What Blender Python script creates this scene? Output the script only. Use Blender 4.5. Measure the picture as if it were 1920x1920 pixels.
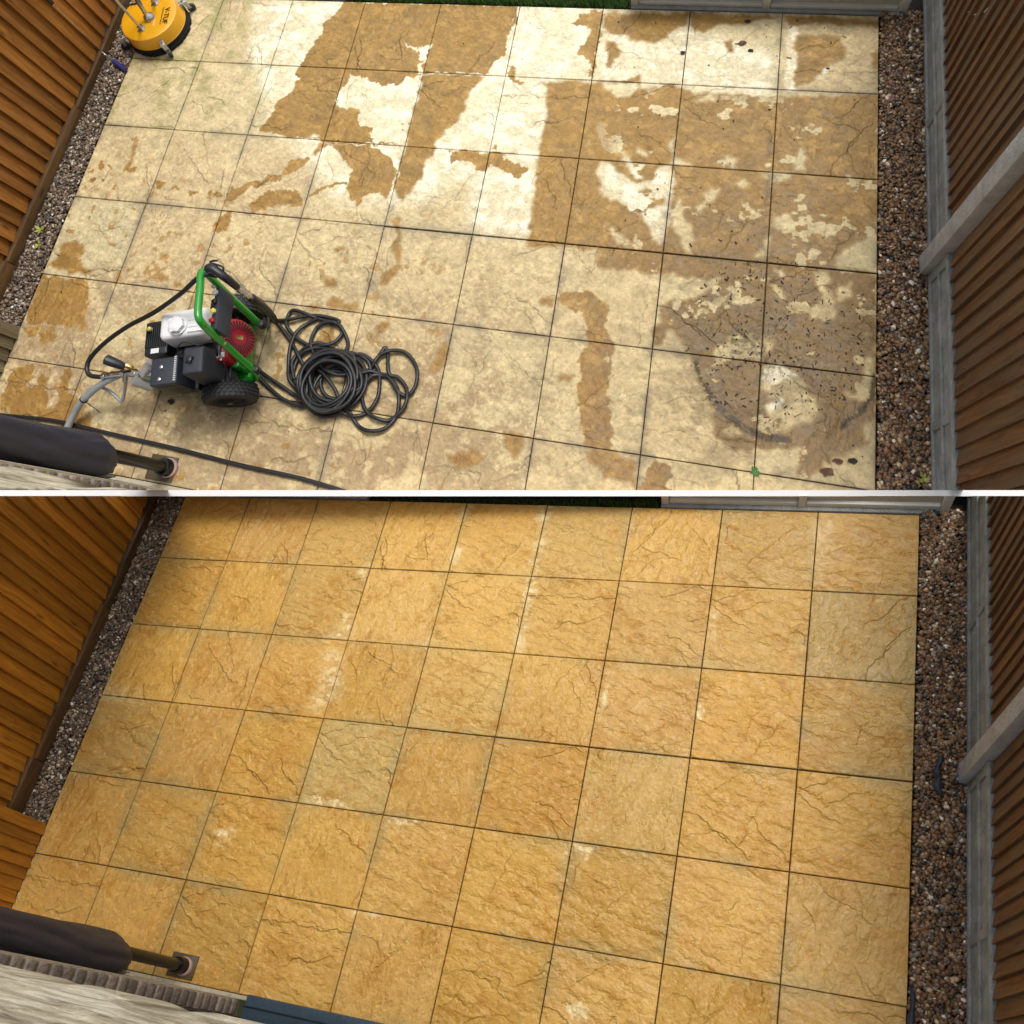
import bpy, bmesh, math, random
import numpy as np
from mathutils import Vector, Matrix
random.seed(7)
sc = bpy.context.scene
for o in list(bpy.data.objects): bpy.data.objects.remove(o)

# ---------------------------------------------------------------- camera
cam = bpy.data.objects.new('camera', bpy.data.cameras.new('camera'))
sc.collection.objects.link(cam)
cam.data.sensor_width = 36.0
cam.data.lens = 1470.0/1920.0*36.0
cam.data.clip_start = 0.05
cam.data.clip_end = 400.0
cam.matrix_world = Matrix((
 (0.962907, -0.105885, 0.248191, 0.0),
 (0.191109, 0.916955, -0.350245, 0.0),
 (-0.190494, 0.384685, 0.903177, 4.209103),
 (0, 0, 0, 1)))
sc.camera = cam
sc.render.resolution_x = 1024; sc.render.resolution_y = 1024

# ---------------------------------------------------------------- world, sun, exposure
SUN_EL, SUN_AZ = 68.0, 58.0          # soft sun from the upper right, through thin cloud
world = bpy.data.worlds.new('World'); sc.world = world; world.use_nodes = True
wn = world.node_tree.nodes; wl = world.node_tree.links
bg = wn['Background']
sky = wn.new('ShaderNodeTexSky'); sky.sky_type = 'NISHITA'; sky.sun_disc = False
sky.sun_elevation = math.radians(SUN_EL); sky.sun_rotation = math.radians(90-SUN_AZ)
sky.dust_density = 4.0; sky.air_density = 1.0; sky.ozone_density = 1.0
hs = wn.new('ShaderNodeHueSaturation'); hs.inputs['Saturation'].default_value = 0.3
wl.new(sky.outputs[0], hs.inputs['Color']); wl.new(hs.outputs[0], bg.inputs['Color'])
bg.inputs['Strength'].default_value = 0.15
sun = bpy.data.objects.new('sun', bpy.data.lights.new('sun', 'SUN'))
sc.collection.objects.link(sun)
sun.data.energy = 1.3; sun.data.angle = math.radians(22); sun.data.color = (1.0, 0.96, 0.9)
sd = Vector((math.cos(math.radians(SUN_EL))*math.cos(math.radians(SUN_AZ)), math.cos(math.radians(SUN_EL))*math.sin(math.radians(SUN_AZ)), math.sin(math.radians(SUN_EL))))
sun.rotation_euler = sd.to_track_quat('Z', 'Y').to_euler()
sc.view_settings.view_transform = 'Standard'; sc.view_settings.look = 'None'
sc.view_settings.exposure = 0.2; sc.view_settings.gamma = 1.0; sc.view_settings.use_curve_mapping = False

# ---------------------------------------------------------------- the two yards
# yard coordinates: X along the slabs, Y away from the house, Z up, patio corner at 0,0
class Yard: pass
YU = Yard(); YL = Yard()
YU.M = np.array([[1.461269,-0.046403,0.073177],[-0.074223,1.611406,-0.40525],[-0.06867,0.063692,1.277807]])
YU.O = np.array([-5.166439,5.951308,0.339344])
YL.M = np.array([[1.10664,0.022873,-0.045451],[0.074223,1.006052,0.283752],[0.047019,-0.037429,1.239121]])
YL.O = np.array([-3.441687,1.533112,-0.101588])
YU.eye = Vector((3.28254,-2.70219,3.33953)); YL.eye = Vector((3.30004,-2.69031,3.27235))
def _pl(a, b): 
    n = Vector(a).cross(Vector(b)); n.normalize(); return n
YU.cut = _pl((-0.828765,-0.042157,-0.913980),(0.437690,0.184062,-1.139532))     # boundary with the other yard
YL.cut = _pl((-0.924227,0.520733,-0.643833),(0.328458,0.779758,-0.907729))
if YU.cut.y < 0: YU.cut = -YU.cut      # upper yard lies on the +Y side
if YL.cut.y > 0: YL.cut = -YL.cut      # lower yard lies on the -Y side
YU.name='U'; YL.name='L'

def W(Y, p):
    v = Y.M @ np.array(p, float) + Y.O
    return Vector(v)

def side(Y, p, eps=0.0):
    return (Vector(p)-Y.eye).dot(Y.cut)

# ---------------------------------------------------------------- mesh helpers (yard space)
class MB:
    def __init__(s): s.v=[]; s.f=[]; s.c=[]
    def add(s, vs, fs, col=None):
        n=len(s.v); s.v += [tuple(p) for p in vs]; s.f += [tuple(i+n for i in f) for f in fs]
        s.c += [col]*len(vs)
        return s
    def box(s, x0,x1,y0,y1,z0,z1, col=None):
        vs=[(x,y,z) for z in (z0,z1) for y in (y0,y1) for x in (x0,x1)]
        return s.add(vs, [(0,2,3,1),(4,5,7,6),(0,1,5,4),(2,6,7,3),(0,4,6,2),(1,3,7,5)], col)
    def obox(s, c, ax, ay, az, hx, hy, hz, col=None):
        c=Vector(c);ax=Vector(ax).normalized();ay=Vector(ay).normalized();az=Vector(az).normalized()
        vs=[c+ax*hx*i+ay*hy*j+az*hz*k for k in(-1,1) for j in(-1,1) for i in(-1,1)]
        return s.add(vs, [(0,2,3,1),(4,5,7,6),(0,1,5,4),(2,6,7,3),(0,4,6,2),(1,3,7,5)], col)
    def prism(s, bot, top, col=None):
        n=len(bot)
        fs=[tuple(reversed(range(n))), tuple(range(n,2*n))]+[(i,(i+1)%n,n+(i+1)%n,n+i) for i in range(n)]
        return s.add(list(bot)+list(top), fs, col)
    def rings(s, rings, cap=True, col=None, closed=False):
        n=len(rings[0]); vs=[p for r in rings for p in r]; fs=[]
        m=len(rings)
        for k in range(m if closed else m-1):
            a=k*n; b=((k+1)%m)*n
            for i in range(n): fs.append((a+i,a+(i+1)%n,b+(i+1)%n,b+i))
        if cap and not closed:
            fs.append(tuple(reversed(range(n)))); fs.append(tuple(range((m-1)*n,m*n)))
        return s.add(vs, fs, col)
    def tube(s, pts, r, n=8, cap=True, col=None, closed=False):
        P=[Vector(p) for p in pts]; R=r if hasattr(r,'__len__') else [r]*len(P)
        up=Vector((0.13,0.21,0.97)); rings=[]; u=None
        for i,p in enumerate(P):
            if closed: t=P[(i+1)%len(P)]-P[i-1]
            else: t=P[min(i+1,len(P)-1)]-P[max(i-1,0)]
            if t.length<1e-9: t=Vector((0,0,1))
            t.normalize()
            if u is None:
                u=t.cross(up)
                if u.length<1e-3: u=t.cross(Vector((1,0,0)))
            u=(u-t*u.dot(t)); u.normalize(); w=t.cross(u)
            rings.append([p+(u*math.cos(a)+w*math.sin(a))*R[i] for a in [2*math.pi*k/n for k in range(n)]])
        return s.rings(rings, cap, col, closed)
    def lathe(s, c, axis, prof, n=20, col=None):
        c=Vector(c); t=Vector(axis).normalized(); u=t.cross(Vector((0.3,0.9,0.1))).normalized(); w=t.cross(u)
        return s.rings([[c+t*h+(u*math.cos(a)+w*math.sin(a))*r for a in [2*math.pi*k/n for k in range(n)]] for h,r in prof], True, col)

def spline(P, sub=6, closed=False):
    P=[Vector(p) for p in P]; n=len(P); out=[]
    for i in range(n if closed else n-1):
        p0=P[i-1] if (i>0 or closed) else P[0]; p1=P[i]; p2=P[(i+1)%n]; p3=P[(i+2)%n] if (i+2<n or closed) else P[-1]
        for k in range(sub):
            t=k/sub
            out.append(0.5*((2*p1)+(p2-p0)*t+(2*p0-5*p1+4*p2-p3)*t*t+(3*p1-p0-3*p2+p3)*t**3))
    if not closed: out.append(P[-1])
    return out

def bevel_obj_mesh(bm, w, seg=2, ang=30):
    es=[e for e in bm.edges if e.is_manifold and e.calc_face_angle(0)>math.radians(ang)]
    if es: bmesh.ops.bevel(bm, geom=es, offset=w, segments=seg, profile=0.5, affect='EDGES', clamp_overlap=True)

def to_bm(mb, bevel=0, seg=2):
    bm=bmesh.new(); vs=[bm.verts.new(p) for p in mb.v]
    for f in mb.f:
        try: bm.faces.new([vs[i] for i in f])
        except ValueError: pass
    bmesh.ops.recalc_face_normals(bm, faces=bm.faces)
    if bevel: bevel_obj_mesh(bm, bevel, seg)
    return bm

def clip_bm(bm, Y):
    """cut the piece where this yard meets the dividing kerb"""
    ds=[side(Y,v.co) for v in bm.verts]
    if not ds or max(ds)<=0: return False
    if min(ds)<0:
        g=bm.verts[:]+bm.edges[:]+bm.faces[:]
        r=bmesh.ops.bisect_plane(bm, geom=g, plane_co=Y.eye, plane_no=Y.cut, clear_inner=True, clear_outer=False)
        be=[e for e in bm.edges if e.is_boundary]
        try: bmesh.ops.holes_fill(bm, edges=be, sides=0)
        except Exception: pass
    return len(bm.faces)>0

def mesh_from_bm(bm, name, Y, origin, smooth=True, ang=35, uv=False):
    me=bpy.data.meshes.new(name)
    yc=np.array([v.co[:] for v in bm.verts], dtype=np.float32).reshape(-1,3)
    bm.to_mesh(me)
    w=(yc@Y.M.T.astype(np.float32)+Y.O.astype(np.float32))-np.array(origin,dtype=np.float32)
    me.vertices.foreach_set('co', w.ravel())
    a=me.attributes.new('yc','FLOAT_VECTOR','POINT'); a.data.foreach_set('vector', yc.ravel())
    if uv:
        l=me.uv_layers.new(name='UVMap'); li=np.empty(len(me.loops),dtype=np.int32); me.loops.foreach_get('vertex_index',li)
        q=yc[li]; l.data.foreach_set('uv', np.c_[q[:,0]/UVW, (q[:,1]+UVH)/UVH].astype(np.float32).ravel())
    if smooth:
        me.polygons.foreach_set('use_smooth',[True]*len(me.polygons))
        me.set_sharp_from_angle(angle=math.radians(ang))
    me.update(); bm.free()
    return me

def link(o, parent=None):
    sc.collection.objects.link(o)
    if parent is not None: o.parent=parent
    return o

def empty(Y, name, p, label=None, cat=None, group=None, kind=None):
    o=bpy.data.objects.new(name,None); o.location=W(Y,p); o.empty_display_size=0.1
    link(o); tag(o,label,cat,group,kind); return o

def tag(o,label=None,cat=None,group=None,kind=None):
    if o is None: return o
    if label: o['label']=label
    if cat: o['category']=cat
    if group: o['group']=group
    if kind: o['kind']=kind
    return o

def root_loc(parent):
    l=Vector(parent.location)
    while parent.parent is not None: parent=parent.parent; l=l+Vector(parent.location)
    return l

def build(Y, name, mb, m, parent=None, bevel=0, seg=2, clip=True, uv=False, base=None, ang=35, smooth=True):
    bm=to_bm(mb,bevel,seg)
    if clip and not clip_bm(bm,Y): bm.free(); return None
    if parent is not None: org=root_loc(parent)
    else:
        if base is None:
            vs=[v.co for v in bm.verts]; base=(sum(v.x for v in vs)/len(vs), sum(v.y for v in vs)/len(vs), min(v.z for v in vs))
        org=W(Y,base)
    me=mesh_from_bm(bm,name,Y,org,smooth,ang,uv)
    o=bpy.data.objects.new(name,me)
    mm = m if isinstance(m,(list,tuple)) else [m]
    for q in mm: me.materials.append(q)
    if parent is None: o.location=org
    link(o,parent)
    return o

# ---------------------------------------------------------------- materials
def mat(name, col, rough=0.6, metal=0.0, spec=0.5, bump=None, vary=None, coat=0.0, trans=0.0, alpha=1.0, space='yc'):
    """vary=(scale, amount, colour2)  bump=(scale, strength)"""
    m=bpy.data.materials.new(name); m.use_nodes=True; N=m.node_tree.nodes; L=m.node_tree.links
    b=N['Principled BSDF']; b.inputs['Base Color'].default_value=(*col,1); b.inputs['Roughness'].default_value=rough
    b.inputs['Metallic'].default_value=metal; b.inputs['Specular IOR Level'].default_value=spec
    b.inputs['Coat Weight'].default_value=coat; b.inputs['Transmission Weight'].default_value=trans
    at=N.new('ShaderNodeAttribute'); at.attribute_name='yc'
    if vary:
        n=N.new('ShaderNodeTexNoise'); n.inputs['Scale'].default_value=vary[0]; n.inputs['Detail'].default_value=6; n.inputs['Roughness'].default_value=0.65
        L.new(at.outputs['Vector'],n.inputs['Vector'])
        r=N.new('ShaderNodeValToRGB'); r.color_ramp.elements[0].position=0.5-0.5/vary[1]*0.35; r.color_ramp.elements[1].position=0.5+0.5/vary[1]*0.35
        r.color_ramp.elements[0].color=(*col,1); r.color_ramp.elements[1].color=(*vary[2],1)
        L.new(n.outputs['Fac'],r.inputs['Fac']); L.new(r.outputs[0],b.inputs['Base Color'])
    if bump:
        n2=N.new('ShaderNodeTexNoise'); n2.inputs['Scale'].default_value=bump[0]; n2.inputs['Detail'].default_value=5
        L.new(at.outputs['Vector'],n2.inputs['Vector'])
        bp=N.new('ShaderNodeBump'); bp.inputs['Strength'].default_value=bump[1]; bp.inputs['Distance'].default_value=0.01
        L.new(n2.outputs['Fac'],bp.inputs['Height']); L.new(bp.outputs[0],b.inputs['Normal'])
    return m

def wood_mat(name, dark, mid, light, rough=0.55, grey=None, axis='Z', knots=1.0):
    m=bpy.data.materials.new(name); m.use_nodes=True; N=m.node_tree.nodes; L=m.node_tree.links
    b=N['Principled BSDF']; b.inputs['Roughness'].default_value=rough; b.inputs['Specular IOR Level'].default_value=0.35
    at=N.new('ShaderNodeAttribute'); at.attribute_name='yc'
    oi=N.new('ShaderNodeObjectInfo')
    off=N.new('ShaderNodeVectorMath'); off.operation='SCALE'; off.inputs[0].default_value=(7,11,13)
    L.new(oi.outputs['Random'],off.inputs['Scale'])
    ad=N.new('ShaderNodeVectorMath'); ad.operation='ADD'; L.new(at.outputs['Vector'],ad.inputs[0]); L.new(off.outputs[0],ad.inputs[1])
    w=N.new('ShaderNodeTexNoise'); w.inputs['Scale'].default_value=3.5; w.inputs['Detail'].default_value=2
    L.new(ad.outputs[0],w.inputs['Vector'])
    mix=N.new('ShaderNodeVectorMath'); mix.operation='MULTIPLY_ADD'; mix.inputs[1].default_value=(0.06,0.06,0.06)
    L.new(w.outputs['Color'],mix.inputs[0]); L.new(ad.outputs[0],mix.inputs[2])
    mp=N.new('ShaderNodeMapping'); mp.inputs['Scale'].default_value=(60,60,3.0) if axis=='Z' else ((60,3.0,60) if axis=='Y' else (3.0,60,60))
    L.new(mix.outputs[0],mp.inputs['Vector'])
    g=N.new('ShaderNodeTexNoise'); g.inputs['Scale'].default_value=1.0; g.inputs['Detail'].default_value=7; g.inputs['Roughness'].default_value=0.6
    L.new(mp.outputs[0],g.inputs['Vector'])
    r=N.new('ShaderNodeValToRGB'); e=r.color_ramp.elements
    e[0].position=0.28; e[0].color=(*dark,1); e[1].position=0.72; e[1].color=(*light,1)
    q=e.new(0.5); q.color=(*mid,1)
    L.new(g.outputs['Fac'],r.inputs['Fac'])
    # knots
    mk=N.new('ShaderNodeMapping'); mk.inputs['Scale'].default_value=(13,13,4.2) if axis=='Z' else (13,4.2,13)
    L.new(mix.outputs[0],mk.inputs['Vector'])
    vo=N.new('ShaderNodeTexVoronoi'); vo.inputs['Scale'].default_value=1.0; L.new(mk.outputs[0],vo.inputs['Vector'])
    kr=N.new('ShaderNodeValToRGB'); kr.color_ramp.elements[0].position=0.03; kr.color_ramp.elements[0].color=(0.12,0.10,0.08,1)
    kr.color_ramp.elements[1].position=0.17; kr.color_ramp.elements[1].color=(1,1,1,1)
    L.new(vo.outputs['Distance'],kr.inputs['Fac'])
    mu=N.new('ShaderNodeMix'); mu.data_type='RGBA'; mu.blend_type='MULTIPLY'; mu.inputs[0].default_value=0.75*knots
    L.new(r.outputs[0],mu.inputs[6]); L.new(kr.outputs[0],mu.inputs[7])
    # per board tone
    ra=N.new('ShaderNodeMapRange'); ra.inputs['To Min'].default_value=0.68; ra.inputs['To Max'].default_value=1.28; L.new(oi.outputs['Random'],ra.inputs['Value'])
    m2=N.new('ShaderNodeVectorMath'); m2.operation='SCALE'; L.new(mu.outputs[2],m2.inputs[0]); L.new(ra.outputs[0],m2.inputs['Scale'])
    last=m2.outputs[0]
    if grey:
        gn=N.new('ShaderNodeTexNoise'); gn.inputs['Scale'].default_value=2.2; gn.inputs['Detail'].default_value=6; gn.inputs['Roughness'].default_value=0.7
        mg=N.new('ShaderNodeMapping'); mg.inputs['Scale'].default_value=(5,5,1.2); L.new(ad.outputs[0],mg.inputs['Vector']); L.new(mg.outputs[0],gn.inputs['Vector'])
        gr=N.new('ShaderNodeValToRGB'); gr.color_ramp.elements[0].position=0.42; gr.color_ramp.elements[1].position=0.62
        gr.color_ramp.elements[0].color=(0,0,0,1); gr.color_ramp.elements[1].color=(0.8,0.8,0.8,1); L.new(gn.outputs['Fac'],gr.inputs['Fac'])
        mm=N.new('ShaderNodeMix'); mm.data_type='RGBA'; L.new(gr.outputs[0],mm.inputs[0]); L.new(last,mm.inputs[6]); mm.inputs[7].default_value=(*grey,1)
        last=mm.outputs[2]
    L.new(last,b.inputs['Base Color'])
    bp=N.new('ShaderNodeBump'); bp.inputs['Strength'].default_value=0.5; bp.inputs['Distance'].default_value=0.004
    L.new(g.outputs['Fac'],bp.inputs['Height']); L.new(bp.outputs[0],b.inputs['Normal'])
    return m

M={}
M['black_rubber']=mat('black_rubber',(0.012,0.012,0.013),0.42,spec=0.5,bump=(160,0.15))
M['tyre']=mat('tyre_rubber',(0.014,0.014,0.015),0.62)
M['black_plastic']=mat('black_plastic',(0.012,0.013,0.016),0.38,spec=0.5,bump=(400,0.12))
M['slate_plastic']=mat('slate_plastic',(0.022,0.027,0.038),0.5,bump=(300,0.3))
M['green_paint']=mat('green_paint',(0.012,0.26,0.018),0.28,coat=0.4)
M['red_plastic']=mat('red_plastic',(0.36,0.006,0.02),0.35)
M['dark_red']=mat('red_shadow_part',(0.25,0.005,0.015),0.45)
M['white_paint']=mat('white_paint',(0.82,0.82,0.81),0.3,coat=0.4,vary=(14,1.2,(0.7,0.7,0.69)))
M['steel']=mat('steel',(0.62,0.6,0.56),0.25,metal=1.0,vary=(40,1.0,(0.4,0.38,0.35)))
M['brass']=mat('brass',(0.75,0.52,0.2),0.25,metal=1.0)
M['aluminium']=mat('cast_aluminium',(0.45,0.44,0.42),0.5,metal=0.6,bump=(120,0.4))
M['galv']=mat('galvanised_steel',(0.55,0.56,0.57),0.4,metal=0.7,vary=(60,1,(0.4,0.42,0.43)))
M['yellow_paint']=mat('yellow_paint',(0.8,0.4,0.005),0.33,coat=0.3,vary=(9,0.9,(0.72,0.34,0.004)))
M['brush']=mat('black_bristle',(0.008,0.008,0.008),0.9)
M['label_white']=mat('label_white',(0.7,0.7,0.68),0.5)
M['label_black']=mat('label_black',(0.01,0.01,0.01),0.5)
M['yellow_plastic']=mat('yellow_plastic',(0.72,0.62,0.15),0.4)
M['blue_plastic']=mat('blue_plastic',(0.02,0.02,0.16),0.4)
M['clear_hose']=mat('clear_grey_hose',(0.33,0.35,0.35),0.28,spec=0.6,coat=0.3,vary=(25,1,(0.25,0.27,0.27)))
M['fabric']=mat('dark_canvas',(0.021,0.021,0.034),0.55,bump=(140,0.2),vary=(7,0.6,(0.033,0.033,0.050)))
M['pole']=mat('black_pole_paint',(0.006,0.006,0.005),0.3)
M['pink']=mat('pink_collar',(0.42,0.27,0.25),0.5)
M['plate']=mat('bronze_plate',(0.085,0.06,0.025),0.5,vary=(30,1,(0.06,0.045,0.02)),bump=(80,0.3))
M['concrete']=mat('concrete',(0.16,0.17,0.155),0.85,vary=(11,0.6,(0.42,0.43,0.40)),bump=(140,0.9))
M['concrete_pale']=mat('pale_concrete',(0.56,0.57,0.56),0.85,vary=(14,0.6,(0.28,0.28,0.27)),bump=(90,1.0))
M['panel_grey']=mat('pale_panel',(0.47,0.44,0.36),0.55,vary=(6,0.9,(0.38,0.34,0.26)),bump=(60,0.2))
M['frame_grey']=mat('panel_frame',(0.62,0.62,0.56),0.45,vary=(10,1,(0.52,0.5,0.44)))
M['soil']=mat('soil',(0.035,0.025,0.015),0.95,vary=(40,0.8,(0.015,0.011,0.008)),bump=(80,0.8))
M['joint']=mat('joint_sand',(0.035,0.028,0.016),0.95,vary=(60,0.8,(0.012,0.01,0.007)))
M['mortar']=mat('mortar',(0.30,0.225,0.09),0.9,bump=(120,0.6))
M['brick']=mat('buff_brick',(0.2,0.165,0.14),0.85,vary=(20,0.6,(0.3,0.25,0.2)),bump=(70,1.0))
M['render']=mat('cream_render',(0.5,0.44,0.33),0.9,vary=(30,0.6,(0.35,0.3,0.2)),bump=(60,1.0))
M['frame_dark']=mat('slate_frame',(0.018,0.022,0.026),0.3)
M['sill_blue']=mat('slate_blue_sill',(0.035,0.055,0.075),0.25,vary=(10,0.7,(0.05,0.075,0.1)),bump=(40,0.25))
M['glass']=mat('dark_glass',(0.02,0.025,0.03),0.06,spec=0.8)
M['membrane']=mat('black_membrane',(0.022,0.025,0.035),0.55,bump=(50,0.8))
M['dry_leaf']=mat('brown_leaf',(0.09,0.035,0.015),0.6)
M['dark_leaf']=mat('dark_leaf',(0.022,0.014,0.009),0.8)
M['green_leaf']=mat('green_leaf',(0.05,0.16,0.02),0.5)
M['yellow_leaf']=mat('yellow_green_leaf',(0.3,0.34,0.04),0.5)
M['wire']=mat('grey_wire',(0.35,0.36,0.38),0.4)
M['kerb_white']=mat('white_paint_kerb',(0.92,0.92,0.92),0.6)
M['wood_left']=wood_mat('orange_fence_wood',(0.17,0.062,0.01),(0.29,0.112,0.017),(0.39,0.165,0.027))
M['wood_left2']=wood_mat('amber_fence_wood',(0.22,0.085,0.007),(0.37,0.150,0.013),(0.50,0.22,0.024))
M['wood_rail']=wood_mat('brown_rail_wood',(0.045,0.023,0.008),(0.085,0.043,0.013),(0.13,0.07,0.022),axis='Y')
M['wood_right']=wood_mat('brown_fence_wood',(0.075,0.034,0.013),(0.16,0.073,0.027),(0.25,0.125,0.05),grey=(0.13,0.095,0.06))
M['wood_pale']=wood_mat('weathered_gate_wood',(0.12,0.09,0.045),(0.2,0.16,0.085),(0.27,0.22,0.13))

def random_tone(m,lo,hi):
    N=m.node_tree.nodes; L=m.node_tree.links; b=N['Principled BSDF']; src=b.inputs['Base Color'].links[0].from_socket
    oi=N.new('ShaderNodeObjectInfo'); ra=N.new('ShaderNodeMapRange'); ra.inputs['To Min'].default_value=lo; ra.inputs['To Max'].default_value=hi
    L.new(oi.outputs['Random'],ra.inputs['Value']); v=N.new('ShaderNodeVectorMath'); v.operation='SCALE'; L.new(src,v.inputs[0]); L.new(ra.outputs[0],v.inputs['Scale']); L.new(v.outputs[0],b.inputs['Base Color'])
random_tone(M['brick'],0.65,1.3)
def attr_mat(name, rough=0.5, spec=0.5, emis=None):
    m=bpy.data.materials.new(name); m.use_nodes=True; N=m.node_tree.nodes; L=m.node_tree.links
    b=N['Principled BSDF']; a=N.new('ShaderNodeAttribute'); a.attribute_name='tint'
    L.new(a.outputs['Color'],b.inputs['Base Color']); b.inputs['Roughness'].default_value=rough; b.inputs['Specular IOR Level'].default_value=spec
    return m
M['pebble']=attr_mat('pebble_stone',0.42,0.5)
M['grass']=attr_mat('grass_blade',0.6,0.3)

# ---------------------------------------------------------------- patio surface maps (stone colour, stains, riven relief)
NC,NR=9,7; S=0.45; PX=232
TW,TH=NC*PX,NR*PX; UVW=NC*S; UVH=NR*S
rng=np.random.default_rng(11)
def smp(seed,u,v):
    """smooth value noise sampled at float coordinates"""
    g=np.random.default_rng(seed).random((64,64)).astype(np.float32)
    iu=np.floor(u).astype(np.int32); iv=np.floor(v).astype(np.int32); fu=u-iu; fv=v-iv
    fu=fu*fu*(3-2*fu); fv=fv*fv*(3-2*fv)
    a=g[iv&63,iu&63]; b=g[iv&63,(iu+1)&63]; c=g[(iv+1)&63,iu&63]; d=g[(iv+1)&63,(iu+1)&63]
    return (a*(1-fu)+b*fu)*(1-fv)+(c*(1-fu)+d*fu)*fv
def fbm(seed,u,v,o=4,g=0.5):
    t=0; a=1; s=0
    for k in range(o):
        t=t+a*smp(seed+k*17,u*2**k+k*7.3,v*2**k+k*3.1); s+=a; a*=g
    return t/s
def sstep(a,b,x):
    t=np.clip((x-a)/(b-a),0,1); return t*t*(3-2*t)
def mould(seed):
    """one riven casting: a handful of broken ledges over fine chatter"""
    q=random.Random(seed)
    v,u=np.mgrid[0:PX,0:PX].astype(np.float32)/PX
    j1=(fbm(seed+11,u*16,v*16,4,.6)-.5)*0.055; j2=(fbm(seed+12,u*14,v*18,4,.6)-.5)*0.055
    X=u+j1; Y_=v+j2
    ch=0.35+1.1*sstep(.45,.65,fbm(seed+14,u*3,v*4,2)); rip=fbm(seed+15,(u*.9+v*.35)*2.2+j1*9,(v-u*.32)*7.5+j2*14,3,.5); h=0.62*np.abs(rip-.5)*1.6+0.12*ch*fbm(seed+5,u*7+v*2+j1*30,v*12+j2*40,4,.6)+0.22*fbm(seed+13,u*3,v*4,3)+0.09*fbm(seed+6,u*30,v*38,3,.6)
    line=np.zeros_like(u)
    for k in range(30):
        big=k<7
        x=q.uniform(-.15,.9); y=q.uniform(.02,.98); hd=q.gauss(-0.30,.34); cur=q.gauss(0,.9) if q.random()<.4 else q.gauss(0,.2); st=.045 if big else .026; n=q.randint(8,17) if big else q.randint(4,10)
        P=[(x,y)]; c0=hd
        for i in range(n):
            c0+=cur*.35+q.gauss(0,.30); c0=hd+(c0-hd)*.8
            if q.random()<.05: cc=c0+q.choice((-1.0,1.0))
            else: cc=c0
            x+=st*math.cos(cc); y+=st*math.sin(cc)*.9; P.append((x,y))
        w=0.085 if big else 0.04; pad=w*3.2
        xs=[p[0] for p in P]; ys=[p[1] for p in P]
        x0=max(0,int((min(xs)-pad)*PX)); x1=min(PX,int((max(xs)+pad)*PX)); y0=max(0,int((min(ys)-pad)*PX)); y1=min(PX,int((max(ys)+pad)*PX))
        if x1-x0<3 or y1-y0<3: continue
        sl=(slice(y0,y1),slice(x0,x1)); A=X[sl]; B=Y_[sl]; best=np.full(A.shape,9.,np.float32); sg=np.zeros_like(best); tt=np.zeros_like(best)
        for i in range(len(P)-1):
            ax,ay=P[i]; dx,dy=P[i+1][0]-ax,P[i+1][1]-ay; L2=dx*dx+dy*dy
            t=np.clip(((A-ax)*dx+(B-ay)*dy)/L2,0,1); d=np.hypot(A-ax-t*dx,B-ay-t*dy); m=d<best
            best=np.where(m,d,best); sg=np.where(m,np.sign((A-ax)*dy-(B-ay)*dx),sg); tt=np.where(m,(i+t)/(len(P)-1),tt)
        tap=np.clip(np.sin(math.pi*np.clip(tt,0.02,0.98))*1.6,0,1)
        amp=(q.uniform(.5,1.0) if big else q.uniform(.2,.5))*tap*(1 if big else .7)
        side_=np.where(sg>0,sstep(0,.016,best),0)
        h[sl]+=0.33*amp*side_*np.exp(-best/w)
        lw=.0050 if big else .0035
        line[sl]=np.maximum(line[sl],(amp if big else amp*.6)*np.exp(-(best/lw)**2))
    return h.astype(np.float32), line.astype(np.float32)
MOULDS=[mould(100+31*k) for k in range(9)]
VERT={(0,1),(0,3),(0,6),(1,1),(1,3),(1,8),(2,0),(2,1),(2,3),(2,5),(3,1),(3,4),(4,0),(4,8),(5,1),(5,4),(3,6),(5,7),(6,3),(6,5),(4,3)}
HGT=np.zeros((TH,TW),np.float32); LINE=np.zeros((TH,TW),np.float32)
for r in range(NR):
    for c in range(NC):
        h,l=MOULDS[(r*5+c*2+(r*c)%4)%9]
        k=(r+2*c)%4
        rot=(1 if (k&1) else 3) if (r,c) in VERT else (0 if (k&1) else 2)
        h=np.rot90(h,rot); l=np.rot90(l,rot)
        if rot in (0,2) and k>1: pass
        HGT[r*PX:(r+1)*PX,c*PX:(c+1)*PX]=h; LINE[r*PX:(r+1)*PX,c*PX:(c+1)*PX]=l
VV,UU=np.mgrid[0:TH,0:TW].astype(np.float32); UU/=PX; VV/=PX      # in slab units, row 0 at the far edge
SU=UU-np.floor(UU); SV=VV-np.floor(VV); CI=np.floor(UU).astype(int); RI=np.floor(VV).astype(int)
EDGE=np.minimum(np.minimum(SU,1-SU),np.minimum(SV,1-SV))
def blur(a,r):
    if r<1: return a
    for ax in (0,1):
        p=[(0,0),(0,0)]; p[ax]=(r+1,r); b=np.cumsum(np.pad(a,p,mode='edge'),axis=ax,dtype=np.float64)
        a=((b[2*r+1:]-b[:-2*r-1]) if ax==0 else (b[:,2*r+1:]-b[:,:-2*r-1]))/(2*r+1)
    return a.astype(np.float32)
WX=(fbm(5,UU*11,VV*11,4,.6)-0.5); WY=(fbm(6,UU*11+40,VV*11,4,.6)-0.5)
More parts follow.
